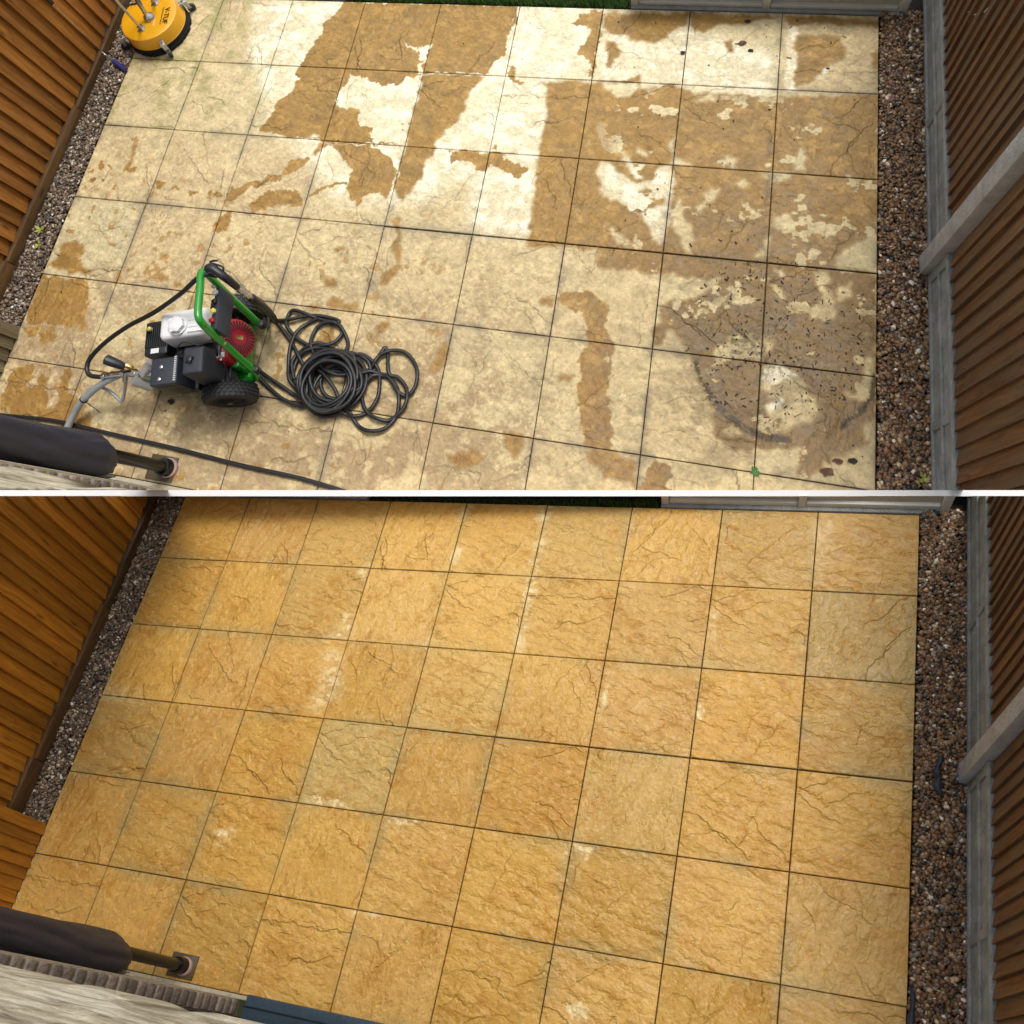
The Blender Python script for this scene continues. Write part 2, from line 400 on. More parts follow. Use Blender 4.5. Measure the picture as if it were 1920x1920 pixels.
def raster(rec):
    soft=rec[1]; P=np.array(rec[2:],float).reshape(-1,2)/1000.0
    pu=P[:,0]/S; pv=-P[:,1]/S
    pad=0.25
    x0=max(0,int((pu.min()-pad)*PX)); x1=min(TW,int((pu.max()+pad)*PX)); y0=max(0,int((pv.min()-pad)*PX)); y1=min(TH,int((pv.max()+pad)*PX))
    if x1<=x0 or y1<=y0: return None
    sl=(slice(y0,y1),slice(x0,x1)); amp=0.15 if soft==0 else 0.11
    X=UU[sl]+WX[sl]*amp; Y=VV[sl]+WY[sl]*amp
    ins=np.zeros(X.shape,bool); n=len(pu)
    for i in range(n):
        ax,ay,bx,by=pu[i],pv[i],pu[(i+1)%n],pv[(i+1)%n]
        if ay==by: continue
        c=((ay>Y)!=(by>Y))&(X<(bx-ax)*(Y-ay)/(by-ay)+ax); ins^=c
    f=blur(ins.astype(np.float32),{0:1,1:4,2:12,3:26}[soft])
    return sl,f

PU=[[1,0,1215,8,1216,-45,1201,-75,1171,-98,1135,-144,1150,-198,1138,-235,1122,-272,1123,-298,1104,-345,1077,-418,1058,-454,1064,-506,1094,-574,1081,-616,1038,-663,998,-710,1006,-767,975,-819,946,-877,1140,-893,1341,-904,1451,-908,1557,-900,1796,-901,1799,-456,2155,-440,2183,-361,2226,-326,2219,-241,2207,-173,2238,-102,2252,4,1779,3,1399,2],[0,0,1656,-274,1703,-278,1744,-297,1800,-260,1797,-357,1793,-405,1790,-456,1757,-472,1781,-365,1751,-314,1699,-300],[0,0,1388,-482,1421,-476,1457,-495,1530,-515,1551,-537,1605,-544,1670,-524,1725,-504,1764,-475,1805,-455,1796,-904,1745,-898,1667,-879,1627,-895,1599,-856,1527,-797,1492,-744,1493,-701,1452,-687,1411,-703,1365,-683,1362,-626,1360,-575,1394,-560,1391,-516],[1,0,1530,-796,1564,-788,1619,-864,1611,-890,1572,-867],[0,1,1245,-882,1286,-862,1313,-883,1296,-897],[1,1,1799,-456,2131,-454,2100,-532,2074,-615,2061,-696,2032,-761,1989,-827,1967,-882,1967,-922,1935,-970,1927,-1062,1899,-1124,1877,-1209,1836,-1189,1792,-1149,1795,-1043,1796,-904],[1,0,1386,-909,1511,-908,1652,-915,1690,-949,1745,-975,1785,-1023,1786,-1104,1783,-1189,1708,-1176,1655,-1196,1633,-1257,1595,-1221,1551,-1165,1534,-1121,1543,-1064,1522,-1024,1465,-977],[1,0,1338,-1214,1369,-1186,1431,-1160,1530,-1124,1544,-1140,1436,-1177,1359,-1218],[1,1,1296,-969,1341,-912,1396,-908,1356,-964,1315,-999],[1,0,1168,-1085,1207,-1045,1293,-992,1303,-1011,1254,-1067,1178,-1120],[1,0,899,-1274,902,-1222,1001,-1177,1077,-1155,1125,-1114,1178,-1120,1168,-1152,1083,-1175,1004,-1218,959,-1269,904,-1289],[1,0,1052,-1301,1069,-1259,1116,-1214,1213,-1200,1299,-1218,1326,-1276,1290,-1289,1236,-1274,1164,-1301,1086,-1344],[1,0,311,-1161,316,-1176,291,-1181,270,-1182,245,-1175,251,-1157,257,-1148,280,-1145,294,-1148],[1,0,397,-1208,401,-1215,392,-1217,384,-1216,374,-1214,370,-1206,378,-1202,386,-1201,397,-1202],[1,0,522,-1226,510,-1237,498,-1246,478,-1250,468,-1238,463,-1225,466,-1217,485,-1209,501,-1213],[1,0,600,-1249,605,-1257,595,-1262,585,-1259,572,-1255,570,-1247,578,-1239,587,-1239,599,-1243],[1,0,717,-1260,725,-1273,704,-1278,687,-1276,665,-1271,668,-1256,677,-1246,695,-1246,709,-1249],[1,0,820,-1261,827,-1271,812,-1283,797,-1280,773,-1270,774,-1260,785,-1247,799,-1241,817,-1250],[1,0,864,-1255,869,-1261,858,-1266,848,-1269,833,-1263,830,-1253,841,-1248,850,-1244,863,-1245],[1,0,232,-1276,237,-1283,225,-1286,216,-1285,203,-1282,204,-1274,210,-1269,220,-1269,228,-1270],[1,0,79,-1241,84,-1248,76,-1252,66,-1249,54,-1246,52,-1239,59,-1232,68,-1233,79,-1236],[1,0,153,-1251,149,-1258,143,-1261,132,-1264,124,-1258,114,-1250,124,-1245,134,-1241,149,-1242],[1,0,58,-1286,53,-1292,48,-1294,39,-1296,35,-1292,28,-1285,33,-1282,41,-1279,51,-1280],[1,0,113,-1156,108,-1171,91,-1177,67,-1173,53,-1167,55,-1152,54,-1141,77,-1141,92,-1147],[1,0,150,-1138,152,-1145,146,-1148,137,-1146,128,-1143,123,-1137,130,-1130,138,-1131,150,-1134],[1,0,34,-1190,34,-1196,29,-1198,21,-1196,16,-1194,9,-1189,16,-1184,23,-1184,33,-1186],[1,0,20,-1163,20,-1168,17,-1170,10,-1168,6,-1166,1,-1162,6,-1158,11,-1159,19,-1160],[1,0,387,-1389,392,-1395,382,-1398,374,-1398,362,-1395,360,-1388,368,-1383,376,-1382,386,-1382],[1,0,253,-983,258,-991,249,-995,238,-992,226,-988,223,-981,231,-973,240,-973,252,-977],[1,1,244,-1172,238,-1118,240,-995,258,-982,267,-1104,272,-1159],[1,0,891,-1373,958,-1361,976,-1395,951,-1458,913,-1480,891,-1443],[1,1,31,-1642,53,-1619,117,-1612,183,-1626,206,-1664,181,-1681,237,-1735,281,-1745,280,-1775,190,-1776,71,-1768,-2,-1761,29,-1713,58,-1688],[1,0,6,-1808,140,-1811,287,-1812,310,-1859,345,-1984,360,-2033,311,-2050,203,-2058,166,-2048,60,-2064,16,-2052,7,-1938],[1,0,6,-2088,69,-2069,114,-2074,117,-2102,169,-2104,167,-2057,214,-2062,224,-2139,179,-2167,148,-2149,131,-2117,42,-2128],[1,0,74,-2296,128,-2261,164,-2284,194,-2334,161,-2378,235,-2368,229,-2302,253,-2285,282,-2322,299,-2385,339,-2458,373,-2440,355,-2359,353,-2285,365,-2243,394,-2253,415,-2369,455,-2377,516,-2420,554,-2466,547,-2517,395,-2514,209,-2511,106,-2505,52,-2447,56,-2339],[1,1,521,-2458,580,-2457,619,-2582,560,-2615,479,-2565],[1,1,699,-1629,700,-1644,678,-1647,658,-1650,638,-1645,641,-1626,647,-1618,668,-1617,681,-1616],[1,1,731,-1733,729,-1752,702,-1756,676,-1760,653,-1754,656,-1730,661,-1720,690,-1718,707,-1717],[1,1,516,-1719,521,-1728,508,-1730,497,-1731,483,-1728,482,-1717,490,-1712,502,-1712,512,-1711],[1,1,828,-1768,823,-1780,808,-1783,791,-1785,781,-1781,780,-1766,782,-1761,801,-1759,811,-1759],[1,1,1631,-1499,1623,-1512,1609,-1514,1590,-1517,1582,-1512,1579,-1496,1583,-1489,1602,-1488,1615,-1487],[1,1,1642,-1659,1643,-1677,1617,-1681,1594,-1684,1571,-1678,1576,-1655,1584,-1646,1609,-1644,1625,-1643],[1,1,1923,-1753,1923,-1754,1921,-1755,1920,-1755,1918,-1754,1918,-1753,1919,-1752,1921,-1752,1922,-1752],[1,1,1692,-1762,1697,-1783,1665,-1788,1638,-1792,1608,-1785,1614,-1757,1626,-1746,1656,-1743,1675,-1742],[1,1,2820,-1968,2822,-1983,2804,-1987,2786,-1990,2767,-1985,2762,-1966,2781,-1956,2799,-1955,2820,-1953],[1,1,1575,-1797,1579,-1808,1563,-1810,1550,-1812,1534,-1809,1536,-1795,1543,-1789,1558,-1788,1568,-1787],[1,1,1855,-1780,1854,-1781,1853,-1781,1851,-1782,1850,-1781,1849,-1779,1850,-1779,1852,-1779,1854,-1778],[1,1,1911,-1525,1934,-1541,1914,-1593,1879,-1651,1849,-1641,1861,-1580],[1,1,1687,-1773,1760,-1759,1785,-1793,1638,-1795],[1,1,1830,-1307,1870,-1297,1879,-1359,1916,-1469,1912,-1530,1874,-1473,1870,-1389],[1,0,1603,-1963,1635,-1901,1681,-1901,1687,-1952,1635,-1979],[1,1,1882,-1844,1921,-1819,1943,-1821,1934,-1874,1900,-1886],[1,1,2193,-1950,2217,-1884,2239,-1894,2238,-2006,2204,-2035,2184,-2013],[1,0,2707,-1627,2726,-1605,2793,-1581,2824,-1580,2862,-1579,2878,-1607,2924,-1625,2946,-1671,2936,-1717,2934,-1743,2962,-1771,2993,-1799,2973,-1839,2956,-1869,2966,-1902,2999,-1971,2997,-1995,2980,-2007,2990,-2038,2983,-2075,3011,-2106,3031,-2185,3028,-2243,2970,-2240,2915,-2240,2902,-2193,2891,-2159,2876,-2114,2862,-2062,2848,-2010,2862,-1977,2851,-1924,2837,-1888,2860,-1854,2867,-1796,2870,-1751,2849,-1709,2844,-1677,2778,-1652,2726,-1645],[1,1,2621,-1631,2670,-1615,2708,-1630,2688,-1649,2627,-1663],[1,1,2931,-2252,3040,-2244,3077,-2269,3122,-2262,3138,-2349,3181,-2386,3088,-2357,3014,-2357,2993,-2327,2951,-2311],[1,1,2181,-1988,2203,-1907,2232,-1890,2248,-1934,2244,-2005,2211,-2035,2188,-2019],[1,1,2343,-2376,2458,-2335,2500,-2358,2471,-2397,2397,-2426],[1,1,2559,-2249,2662,-2246,2662,-2281,2632,-2349,2584,-2287],[1,0,3203,-2246,3270,-2279,3279,-2368,3164,-2386],[1,0,2253,-430,2258,-374,2290,-395,2314,-448,2347,-479,2331,-491,2297,-460,2257,-452],[1,0,2260,-894,2258,-858,2277,-862,2279,-897],[1,0,2051,-941,2054,-910,2137,-903,2241,-913,2276,-908,2372,-935,2451,-978,2452,-1007,2411,-1029,2375,-1004,2288,-972,2249,-1005,2207,-998,2196,-969,2130,-960,2068,-975],[1,0,2543,-114,2580,-43,2652,-18,2704,-16,2701,-438,2681,-428,2674,-309,2608,-301,2601,-252,2640,-234,2648,-155,2609,-111],[1,1,2427,-480,2567,-461,2705,-469,2801,-448,2938,-403,3045,-1341,2704,-1363,2516,-1383,2516,-1203,2507,-1099,2499,-915,2495,-785,2496,-619,2484,-514],[1,1,2739,-519,2805,-508,2938,-513,2935,-488,3127,-457,3217,-509,3342,-489,3508,-491,3671,-481,4059,-457,4049,-899,4048,-1278,4007,-1455,2864,-1448],[0,1,2753,-459,2930,-449,2945,-480,2906,-522,2842,-539,2759,-498],[0,1,3422,-439,3618,-441,3670,-463,3660,-482,3590,-499,3529,-500,3445,-470],[0,1,3209,-535,3260,-507,3322,-503,3314,-529,3231,-544],[0,1,2847,-836,2875,-809,2949,-889,2989,-957,3012,-979,2981,-976,2918,-891],[0,1,2965,-839,2987,-806,3017,-835,3016,-871,2983,-862],[0,1,3107,-791,3124,-753,3150,-749,3153,-836,3187,-863,3251,-888,3252,-897,3150,-908,3108,-900,3152,-872,3143,-837],[0,1,3388,-830,3407,-816,3432,-850,3428,-899,3402,-887],[0,1,3691,-852,3694,-794,3707,-757,3736,-767,3735,-849,3746,-882,3698,-892],[0,1,2799,-961,2811,-894,2857,-914,2894,-953,2940,-985,2995,-1014,3055,-987,3088,-913,3155,-902,3156,-1025,3158,-1196,3146,-1320,3098,-1291,3063,-1206,3033,-1163,3080,-1124,3128,-1097,3103,-1053,3050,-1035,2969,-1053,2952,-1090,2967,-1123,2893,-1119,2837,-1089],[0,1,3164,-1151,3190,-1063,3217,-1134,3257,-1187,3273,-1252,3272,-1350,3241,-1331,3204,-1259,3170,-1217],[0,1,3273,-1140,3304,-1035,3331,-998,3371,-1000,3345,-1054,3309,-1103,3288,-1144],[0,1,3418,-967,3476,-945,3502,-960,3460,-998,3425,-990],[0,1,3547,-904,3708,-902,3661,-941,3604,-957,3564,-932],[0,1,3614,-1152,3622,-1123,3669,-1108,3708,-1132,3682,-1178,3635,-1193],[0,1,2882,-1269,2899,-1244,2954,-1273,3011,-1323,2982,-1337,2918,-1310],[0,1,3555,-1288,3589,-1220,3603,-1218,3609,-1324,3539,-1332],[1,1,3430,-1356,3617,-1350,4053,-1350,4052,-1798,4049,-1957,4034,-2065,3974,-2090,3810,-2235,3772,-2241,3776,-2128,3620,-2156,3589,-2173,3541,-2164,3459,-2144,3422,-2090,3425,-2022,3394,-1949,3361,-1856,3303,-1783,3264,-1733,3218,-1702,3182,-1780,3142,-1776,3141,-1730,3157,-1672,3164,-1614,3204,-1561,3300,-1550,3342,-1526,3406,-1451,3438,-1409],[0,1,3398,-1789,3420,-1750,3475,-1688,3525,-1673,3593,-1691,3599,-1789,3533,-1789,3444,-1836,3409,-1823],[0,1,3602,-1690,3642,-1667,3657,-1710,3638,-1740,3606,-1762],[0,1,3601,-1824,3682,-1796,3731,-1807,3781,-1861,3791,-1902,3840,-1963,3818,-1991,3780,-2030,3741,-2044,3710,-2069,3687,-2064,3693,-2034,3652,-2015,3630,-1984,3648,-1939,3606,-1911],[0,1,3618,-1375,3661,-1375,3693,-1410,3663,-1413],[0,1,3780,-1381,3847,-1354,3865,-1409,3849,-1430,3874,-1464,3892,-1495,3885,-1573,3853,-1586,3787,-1576,3786,-1530,3818,-1517,3833,-1469,3798,-1417],[0,1,3906,-1423,3939,-1391,3952,-1446,3940,-1489,3891,-1490],[0,1,3702,-1522,3718,-1510,3737,-1564,3704,-1572],[0,1,3622,-1446,3648,-1443,3680,-1506,3668,-1516,3633,-1483],[0,1,3996,-1728,4031,-1719,4052,-1798,4052,-1891,3987,-1908,3948,-1897,3940,-1881,3986,-1849,3993,-1797],[0,1,3996,-2002,4045,-1974,4046,-2055,4004,-2054],[0,1,3604,-2155,3683,-2143,3769,-2146,3774,-2177,3749,-2237,3606,-2243],[0,1,3464,-2109,3502,-2070,3553,-2100,3546,-2122,3498,-2125],[0,1,3877,-2153,4042,-2104,4043,-2237,3901,-2228,3855,-2204],[0,1,3878,-1284,3960,-1197,4043,-1169,4053,-1341,3987,-1339,3879,-1332],[0,1,3987,-1632,4007,-1621,4007,-1639],[1,1,2708,-33,3163,-17,3136,-88,3061,-118,3057,-187,2981,-204,2869,-209,2839,-155,2760,-159,2714,-118],[1,1,2744,-215,2783,-206,2821,-280,2798,-322,2799,-376,2771,-378],[1,1,3152,-17,3598,-22,3398,-77,3311,-67,3218,-139,3168,-128],[1,1,3329,-175,3372,-173,3378,-253,3346,-255],[1,1,3608,-15,4052,-26,4042,-66,3725,-58,3632,-68],[1,1,3676,-134,3800,-115,3882,-138,3904,-254,3825,-296,3748,-402,3668,-431,3673,-304],[1,1,4013,-223,4053,-208,4049,-335,4019,-299],[2,3,665,-9,2319,24,2312,-438,2292,-941,1933,-1210,1543,-1246,1063,-846,763,-416],[2,3,2205,3,2696,5,2684,-417,2457,-462,2574,-1345,2231,-1324,2141,-447],[2,3,2717,-152,3176,-133,3594,-243,3557,-491,3154,-469,2702,-448],[2,3,2791,-901,3148,-930,3138,-1314,2806,-1016],[2,1,3601,-1824,3682,-1796,3756,-1838,3654,-1887,3604,-1868],[2,1,3633,-1950,3688,-1934,3682,-1977,3634,-1984],[2,1,3618,-1375,3661,-1375,3693,-1410,3663,-1413],[2,1,3622,-82,3674,-67,3669,-444,3628,-446],[2,1,3719,-171,3791,-168,3742,-236,3735,-313,3846,-320,3719,-428,3706,-353,3712,-250]]
PL=[[2,2,1265,-791,1298,-723,1351,-768,1354,-913,1193,-910,1250,-873],[2,2,1274,-471,1334,-440,1350,-518,1301,-521],[2,2,1792,-44,1848,4,1811,-97,1772,-116],[2,2,1804,-289,1847,-252,1828,-390,1796,-408],[2,2,2201,4,2285,24,2254,-149,2279,-250,2262,-383,2255,-448,2286,-511,2262,-670,2287,-791,2281,-897,2247,-891,2244,-577,2234,-384,2233,-133],[2,2,1782,-863,1812,-844,1809,-904,1757,-902],[2,2,1784,-931,1796,-917,1805,-953],[2,1,2723,-1054,2748,-1000,2762,-1013,2739,-1053,2735,-1128,2718,-1157,2715,-1111],[2,1,3147,-1058,3163,-1046,3182,-1095,3172,-1156,3154,-1158],[2,3,3600,-28,3664,-38,3641,-109,3627,-316,3608,-439,3608,-226],[2,2,3153,-591,3179,-611,3187,-773,3163,-807,3156,-700],[2,1,1363,-1779,1455,-1745,1649,-1779,1584,-1795,1370,-1791],[2,1,1807,-1805,1967,-1804,1959,-1823,1841,-1832],[2,1,2698,-1801,2825,-1812,2790,-1841,2765,-1874,2714,-1852],[2,1,1747,-2249,1805,-2247,1790,-2285],[2,1,1827,-2250,1928,-2243,1883,-2265],[2,1,959,-2003,1009,-1978,1060,-1953,1079,-2004,1038,-2055,974,-2068,1016,-2022],[2,1,2665,-1819,2691,-1807,2698,-1871,2676,-1858],[2,3,5,-1309,146,-1285,186,-1324,415,-1328,420,-1338,24,-1351],[2,3,1242,-1002,1306,-944,1384,-1165,1294,-1295,1222,-1323,1299,-1184],[2,1,2806,-2480,2859,-2449,2897,-2505,2887,-2527,2827,-2518]]
def C3(c): return np.array(c,np.float32)
def mixc(a,b,f): return a*(1-f[...,None])+b*f[...,None]
def lay(A,col,f): return A*(1-f[...,None])+C3(col)*f[...,None]
tone=rng.random((NR,NC,4)).astype(np.float32); T4=tone[RI,CI]
n_big=fbm(21,UU*1.3,VV*1.3,4); n_mid=fbm(22,UU*5,VV*7,4,0.6); n_fine=fbm(23,UU*26,VV*30,3,0.6); n_sp=fbm(24,UU*60,VV*60,2)
LOC=fbm(25,UU*2.7+5,VV*3.1,4,0.55)

def yard_maps(which):
    wet=np.zeros((TH,TW),np.float32); wht=np.zeros((TH,TW),np.float32)
    if which=='U':
        base=np.ones((TH,TW,3),np.float32)*C3((0.58,0.455,0.240))
        base=lay(base,(0.52,0.46,0.27),np.clip(T4[...,0]*1.4-0.7,0,1)*0.8)
        base=lay(base,(0.52,0.37,0.19),np.clip(T4[...,1]*1.4-0.6,0,1)*0.6)
        # rough lime-stripped patches, pinkish brown, speckled
        zone=np.clip((VV-1.6)/0.7,0,1)*np.clip((7.2-UU)/2.0,0.12,1)
        zone*=0.45+0.8*np.clip((VV-3.3)/2.2,0,1)
        rp=sstep(0.5,0.66,LOC*0.62+n_mid*0.3+0.12*T4[...,2]+0.12*zone-0.0)*zone
        sp=sstep(0.42,0.58,fbm(31,UU*34,VV*34,3,0.6)+0.45*(rp-0.5))
        base=lay(base,(0.33,0.22,0.115),np.clip(rp*sp*1.1,0,1)*0.72)
        base=lay(base,(0.30,0.25,0.16),sstep(0.60,0.68,fbm(39,UU*20,VV*26,5,.7))*0.55*sstep(.4,.6,n_big))
        base=lay(base,(0.36,0.20,0.05),sstep(0.715,0.735,fbm(40,UU*9,VV*9,3,.5))*np.clip(5.5-UU,0,1)*np.clip(VV-2,0,1)*0.8)
        base=lay(base,(0.40,0.31,0.16),sstep(0.5,0.72,n_mid*0.6+n_big*0.4)*0.5)
        base=lay(base,(0.68,0.54,0.29),sstep(0.56,0.7,fbm(36,UU*9,VV*12,4,.6))*0.5)
        # dirty slab edges
        ed=np.exp(-EDGE/0.035)*sstep(0.42,0.62,fbm(33,UU*3.1,VV*3.3,3))
        base=lay(base,(0.27,0.215,0.14),np.clip(ed*1.1,0,0.8))
        # green algae far left
        al=np.clip((3.1-UU)/1.0,0,1)*np.clip((2.2-VV)/0.8,0,1)
        al*=sstep(0.42,0.72,n_mid*0.6+LOC*0.4+0.25*LINE+0.10*np.exp(-EDGE/0.05))
        base=lay(base,(0.27,0.25,0.07),np.clip(al,0,1)*0.75)
        # paler towards the far middle
        bl=np.exp(-((UU-4.6)/2.9)**2-((VV-0.9)/1.6)**2)
        base=lay(base,(0.84,0.74,0.46),bl*0.62)
    else:
        base=np.ones((TH,TW,3),np.float32)*C3((0.515,0.288,0.058))
        base=lay(base,(0.44,0.275,0.08),np.clip(T4[...,0]*2.2-1.3,0,1))
        base=lay(base,(0.53,0.315,0.10),np.clip(T4[...,1]*1.6-0.8,0,1))
        base=lay(base,(0.54,0.27,0.045),np.clip(T4[...,2]*1.8-1.1,0,1)*0.8)
        base=lay(base,(0.48,0.235,0.045),sstep(0.5,0.66,LOC*0.6+n_mid*0.4)*0.5)
        base=lay(base,(0.60,0.36,0.085),sstep(0.52,0.7,n_big*0.5+n_mid*0.5)*0.5)
        g=np.exp(-(EDGE/0.09)**2)*sstep(0.40,0.6,fbm(35,UU*1.7,VV*1.9,3))
        base=lay(base,(0.27,0.23,0.10),np.clip(g,0,0.75)*0.5)
        gs=((CI==3)&(RI==3)).astype(np.float32)*0.5+((CI==8)&(RI==1)).astype(np.float32)*0.4+((CI==6)&(RI==3)).astype(np.float32)*0.35+((CI==4)&(RI==2)).astype(np.float32)*0.3
        base=lay(base,(0.36,0.30,0.13),gs)
        bl=np.exp(-((UU-4.4)/2.6)**2-((VV-1.2)/1.3)**2)
        base=lay(base,(0.68,0.425,0.12),bl*0.6)  # far middle painted brighter, its stronger light put into the stone colour
        hl=sstep(0.58,0.7,fbm(41,UU*14,VV*18,3,0.6)*0.7+LOC*0.35)
        base=lay(base,(0.38,0.19,0.03),hl*0.4)
        base*=(0.90+0.20*T4[...,3])[...,None]
        base=lay(base,(0.42,0.20,0.028),sstep(0.53,0.66,fbm(43,UU*9,VV*12,5,.68))*sstep(.45,.6,LOC)*0.6)
        base=lay(base,(0.66,0.43,0.14),sstep(0.60,0.70,fbm(44,UU*18,VV*26,4,.65))*0.4)
    for rec in (PU if which=='U' else PL):
        q=raster(rec)
        if q is None: continue
        sl,f=q
        if rec[0]==1: wet[sl]=np.maximum(wet[sl],f)
        elif rec[0]==0: wet[sl]=wet[sl]*(1-f)
        else: wht[sl]=np.maximum(wht[sl],f)
    if which=='U':
        z_=np.clip((UU-6.0)/.4,0,1)*np.clip((VV-1.0)/.2,0,1)*np.clip((5.9-VV)/.4,0,1); wet*=1-z_*sstep(.66,.69,fbm(58,UU*3.6,VV*4.4,5,.6))
    wet=np.clip(wet,0,1)
    rimw=np.clip(wet*(1-wet)*4,0,1)
    if which=='U':
        wc=np.ones((TH,TW,3),np.float32)*C3((0.34,0.185,0.034))
        wc=lay(wc,(0.25,0.145,0.040),np.clip((UU-6.0)/2.0,0,1)*0.75)
        wc=lay(wc,(0.28,0.145,0.035),np.clip((VV-2.0)/1.5,0,1)*0.7)
        wc=lay(wc,(0.31,0.18,0.045),sstep(0.45,0.65,LOC)*0.6)
        wc=lay(wc,(0.21,0.125,0.03),sstep(0.52,0.72,n_mid)*0.5)
        wc=lay(wc,(0.50,0.29,0.075),sstep(0.56,0.7,fbm(37,UU*8,VV*11,4,.6))*0.5)
        dz=np.exp(-((UU-8.1)/1.35)**4-((VV-4.05)/1.35)**4)
        wc=lay(wc,(0.175,0.105,0.034),dz*0.9)
        base=mixc(base,wc,wet*0.94)
        base=lay(base,(0.30,0.17,0.05),rimw*0.25)
        base=lay(base,(0.92,0.85,0.62),wht*(1-wet)*(0.35+0.6*sstep(0.40,0.62,n_mid)))
        # silt ring left where a round pool stood
        dx=UU*S-3.69; dy=-VV*S+1.74; rr=np.sqrt(dx*dx+dy*dy)+0.02*(n_mid-0.5)
        ang=np.arctan2(dy,dx)
        ring=np.exp(-((rr-0.365+0.02*(LOC-.5))/0.012)**2)*(0.4+1.2*n_sp)*sstep(0.30,0.5,fbm(51,ang*3+9,rr*8+3,3))*np.clip(1.5-np.abs(ang+1.9)/1.7,0.0,1)
        silt=np.clip(1-rr/0.46,0,1)**0.4*sstep(0.50,0.62,n_big*.4+LOC*.6)*sstep(0.53,0.60,fbm(52,UU*26,VV*26,4,0.75))+0.8*np.clip(1.25-rr/0.36,0,1)*sstep(.62,.67,fbm(54,UU*36,VV*36,3,.75))
        silt2=np.exp(-((UU-7.9)/1.1)**2-((VV-4.0)/1.3)**2)*sstep(0.45,0.62,n_mid)*0.45
        base=lay(base,(0.13,0.095,0.05),np.clip(silt2,0,1))
        base=lay(base,(0.052,0.032,0.014),np.clip(1.1*ring*1.8*sstep(.30,.42,fbm(57,UU*30,VV*30,3,.7))+silt*0.6,0,0.88))
        g2=np.exp(-((UU-7.95)/0.03)**2)*np.clip((VV-1.0),0,1)*np.clip(3.2-VV,0,1)*sstep(0.4,0.6,fbm(53,UU*8,VV*9,3))
        base=lay(base,(0.12,0.09,0.05),g2*0.7)
    else:
        base=lay(base,(0.82,0.67,0.36),wht*(0.15+0.65*sstep(0.40,0.62,fbm(38,UU*16,VV*16,4,.6))))
    # grime lodged in the ledges, grain, flecks
    base*= (1-(0.50 if which=='U' else 0.12)*LINE*(0.5+0.8*n_mid))[...,None]
    gk=1.0 if which=='U' else 0.42
    base*= (1+gk*0.50*(n_fine-.5))[...,None]
    base*= (1+gk*0.30*(n_sp-.5))[...,None]
    base*= (1+gk*0.36*(fbm(62,UU*16,VV*20,4,.65)-.5))[...,None]
    fl=sstep(0.80,0.86,fbm(61,UU*44,VV*44,2)); base=lay(base,(0.12,0.085,0.04),fl*0.35)
    base*= (1-0.12*np.exp(-EDGE/0.008))[...,None]
    rough=(0.80-wet*(0.22+0.20*n_mid)) if which=='U' else np.full((TH,TW),0.42,np.float32)+0.2*(n_mid-0.5)
    return np.clip(base,0.005,0.95),np.clip(rough,0.1,1)

def mk_img(name,arr,noncol=True,flt=False):
    im=bpy.data.images.new(name,TW,TH,alpha=False,float_buffer=flt)
    im.colorspace_settings.name='Non-Color'
    a=np.ones((TH,TW,4),np.float32); a[...,:arr.shape[2]]=arr
    im.pixels.foreach_set(a[::-1].ravel()); im.update(); im.pack() if not flt else None
    return im
himg=mk_img('riven_relief',np.repeat(HGT[...,None],3,2),flt=True)
def patio_mat(which):
    col,ro=yard_maps(which)
    # colour kept as square root in 8 bit, squared again in the shader
    ic=mk_img('stone_colour_'+which,np.concatenate([np.sqrt(col),ro[...,None]],2)[...,:3])
    ir=mk_img('stone_gloss_'+which,np.repeat(ro[...,None],3,2))
    m=bpy.data.materials.new('riven_sandstone_'+('stained' if which=='U' else 'clean')); m.use_nodes=True; N=m.node_tree.nodes; L=m.node_tree.links
    b=N['Principled BSDF']; uv=N.new('ShaderNodeUVMap'); uv.uv_map='UVMap'
    t=N.new('ShaderNodeTexImage'); t.image=ic; t.interpolation='Cubic'; L.new(uv.outputs[0],t.inputs[0])
    sq=N.new('ShaderNodeVectorMath'); sq.operation='MULTIPLY'; L.new(t.outputs[0],sq.inputs[0]); L.new(t.outputs[0],sq.inputs[1])
    L.new(sq.outputs[0],b.inputs['Base Color'])
    tr=N.new('ShaderNodeTexImage'); tr.image=ir; L.new(uv.outputs[0],tr.inputs[0]); L.new(tr.outputs[0],b.inputs['Roughness'])
    b.inputs['Specular IOR Level'].default_value=0.3
    th=N.new('ShaderNodeTexImage'); th.image=himg; th.interpolation='Cubic'; L.new(uv.outputs[0],th.inputs[0])
    bp=N.new('ShaderNodeBump'); bp.inputs['Strength'].default_value=BUMP[which]; bp.inputs['Distance'].default_value=0.03
    L.new(th.outputs[0],bp.inputs['Height']); L.new(bp.outputs[0],b.inputs['Normal'])
    return m
BUMP={'U':0.8,'L':0.85}
M['slabU']=patio_mat('U'); M['slabL']=patio_mat('L')

# ---------------------------------------------------------------- world ground under everything
g=bpy.data.meshes.new('ground'); g.from_pydata([(-120,-120,-1.2),(120,-120,-1.2),(120,120,-1.2),(-120,120,-1.2)],[],[(0,1,2,3)])
go=bpy.data.objects.new('ground',g); g.materials.append(mat('rough_ground',(0.05,0.06,0.02),0.95)); link(go); go['kind']='structure'

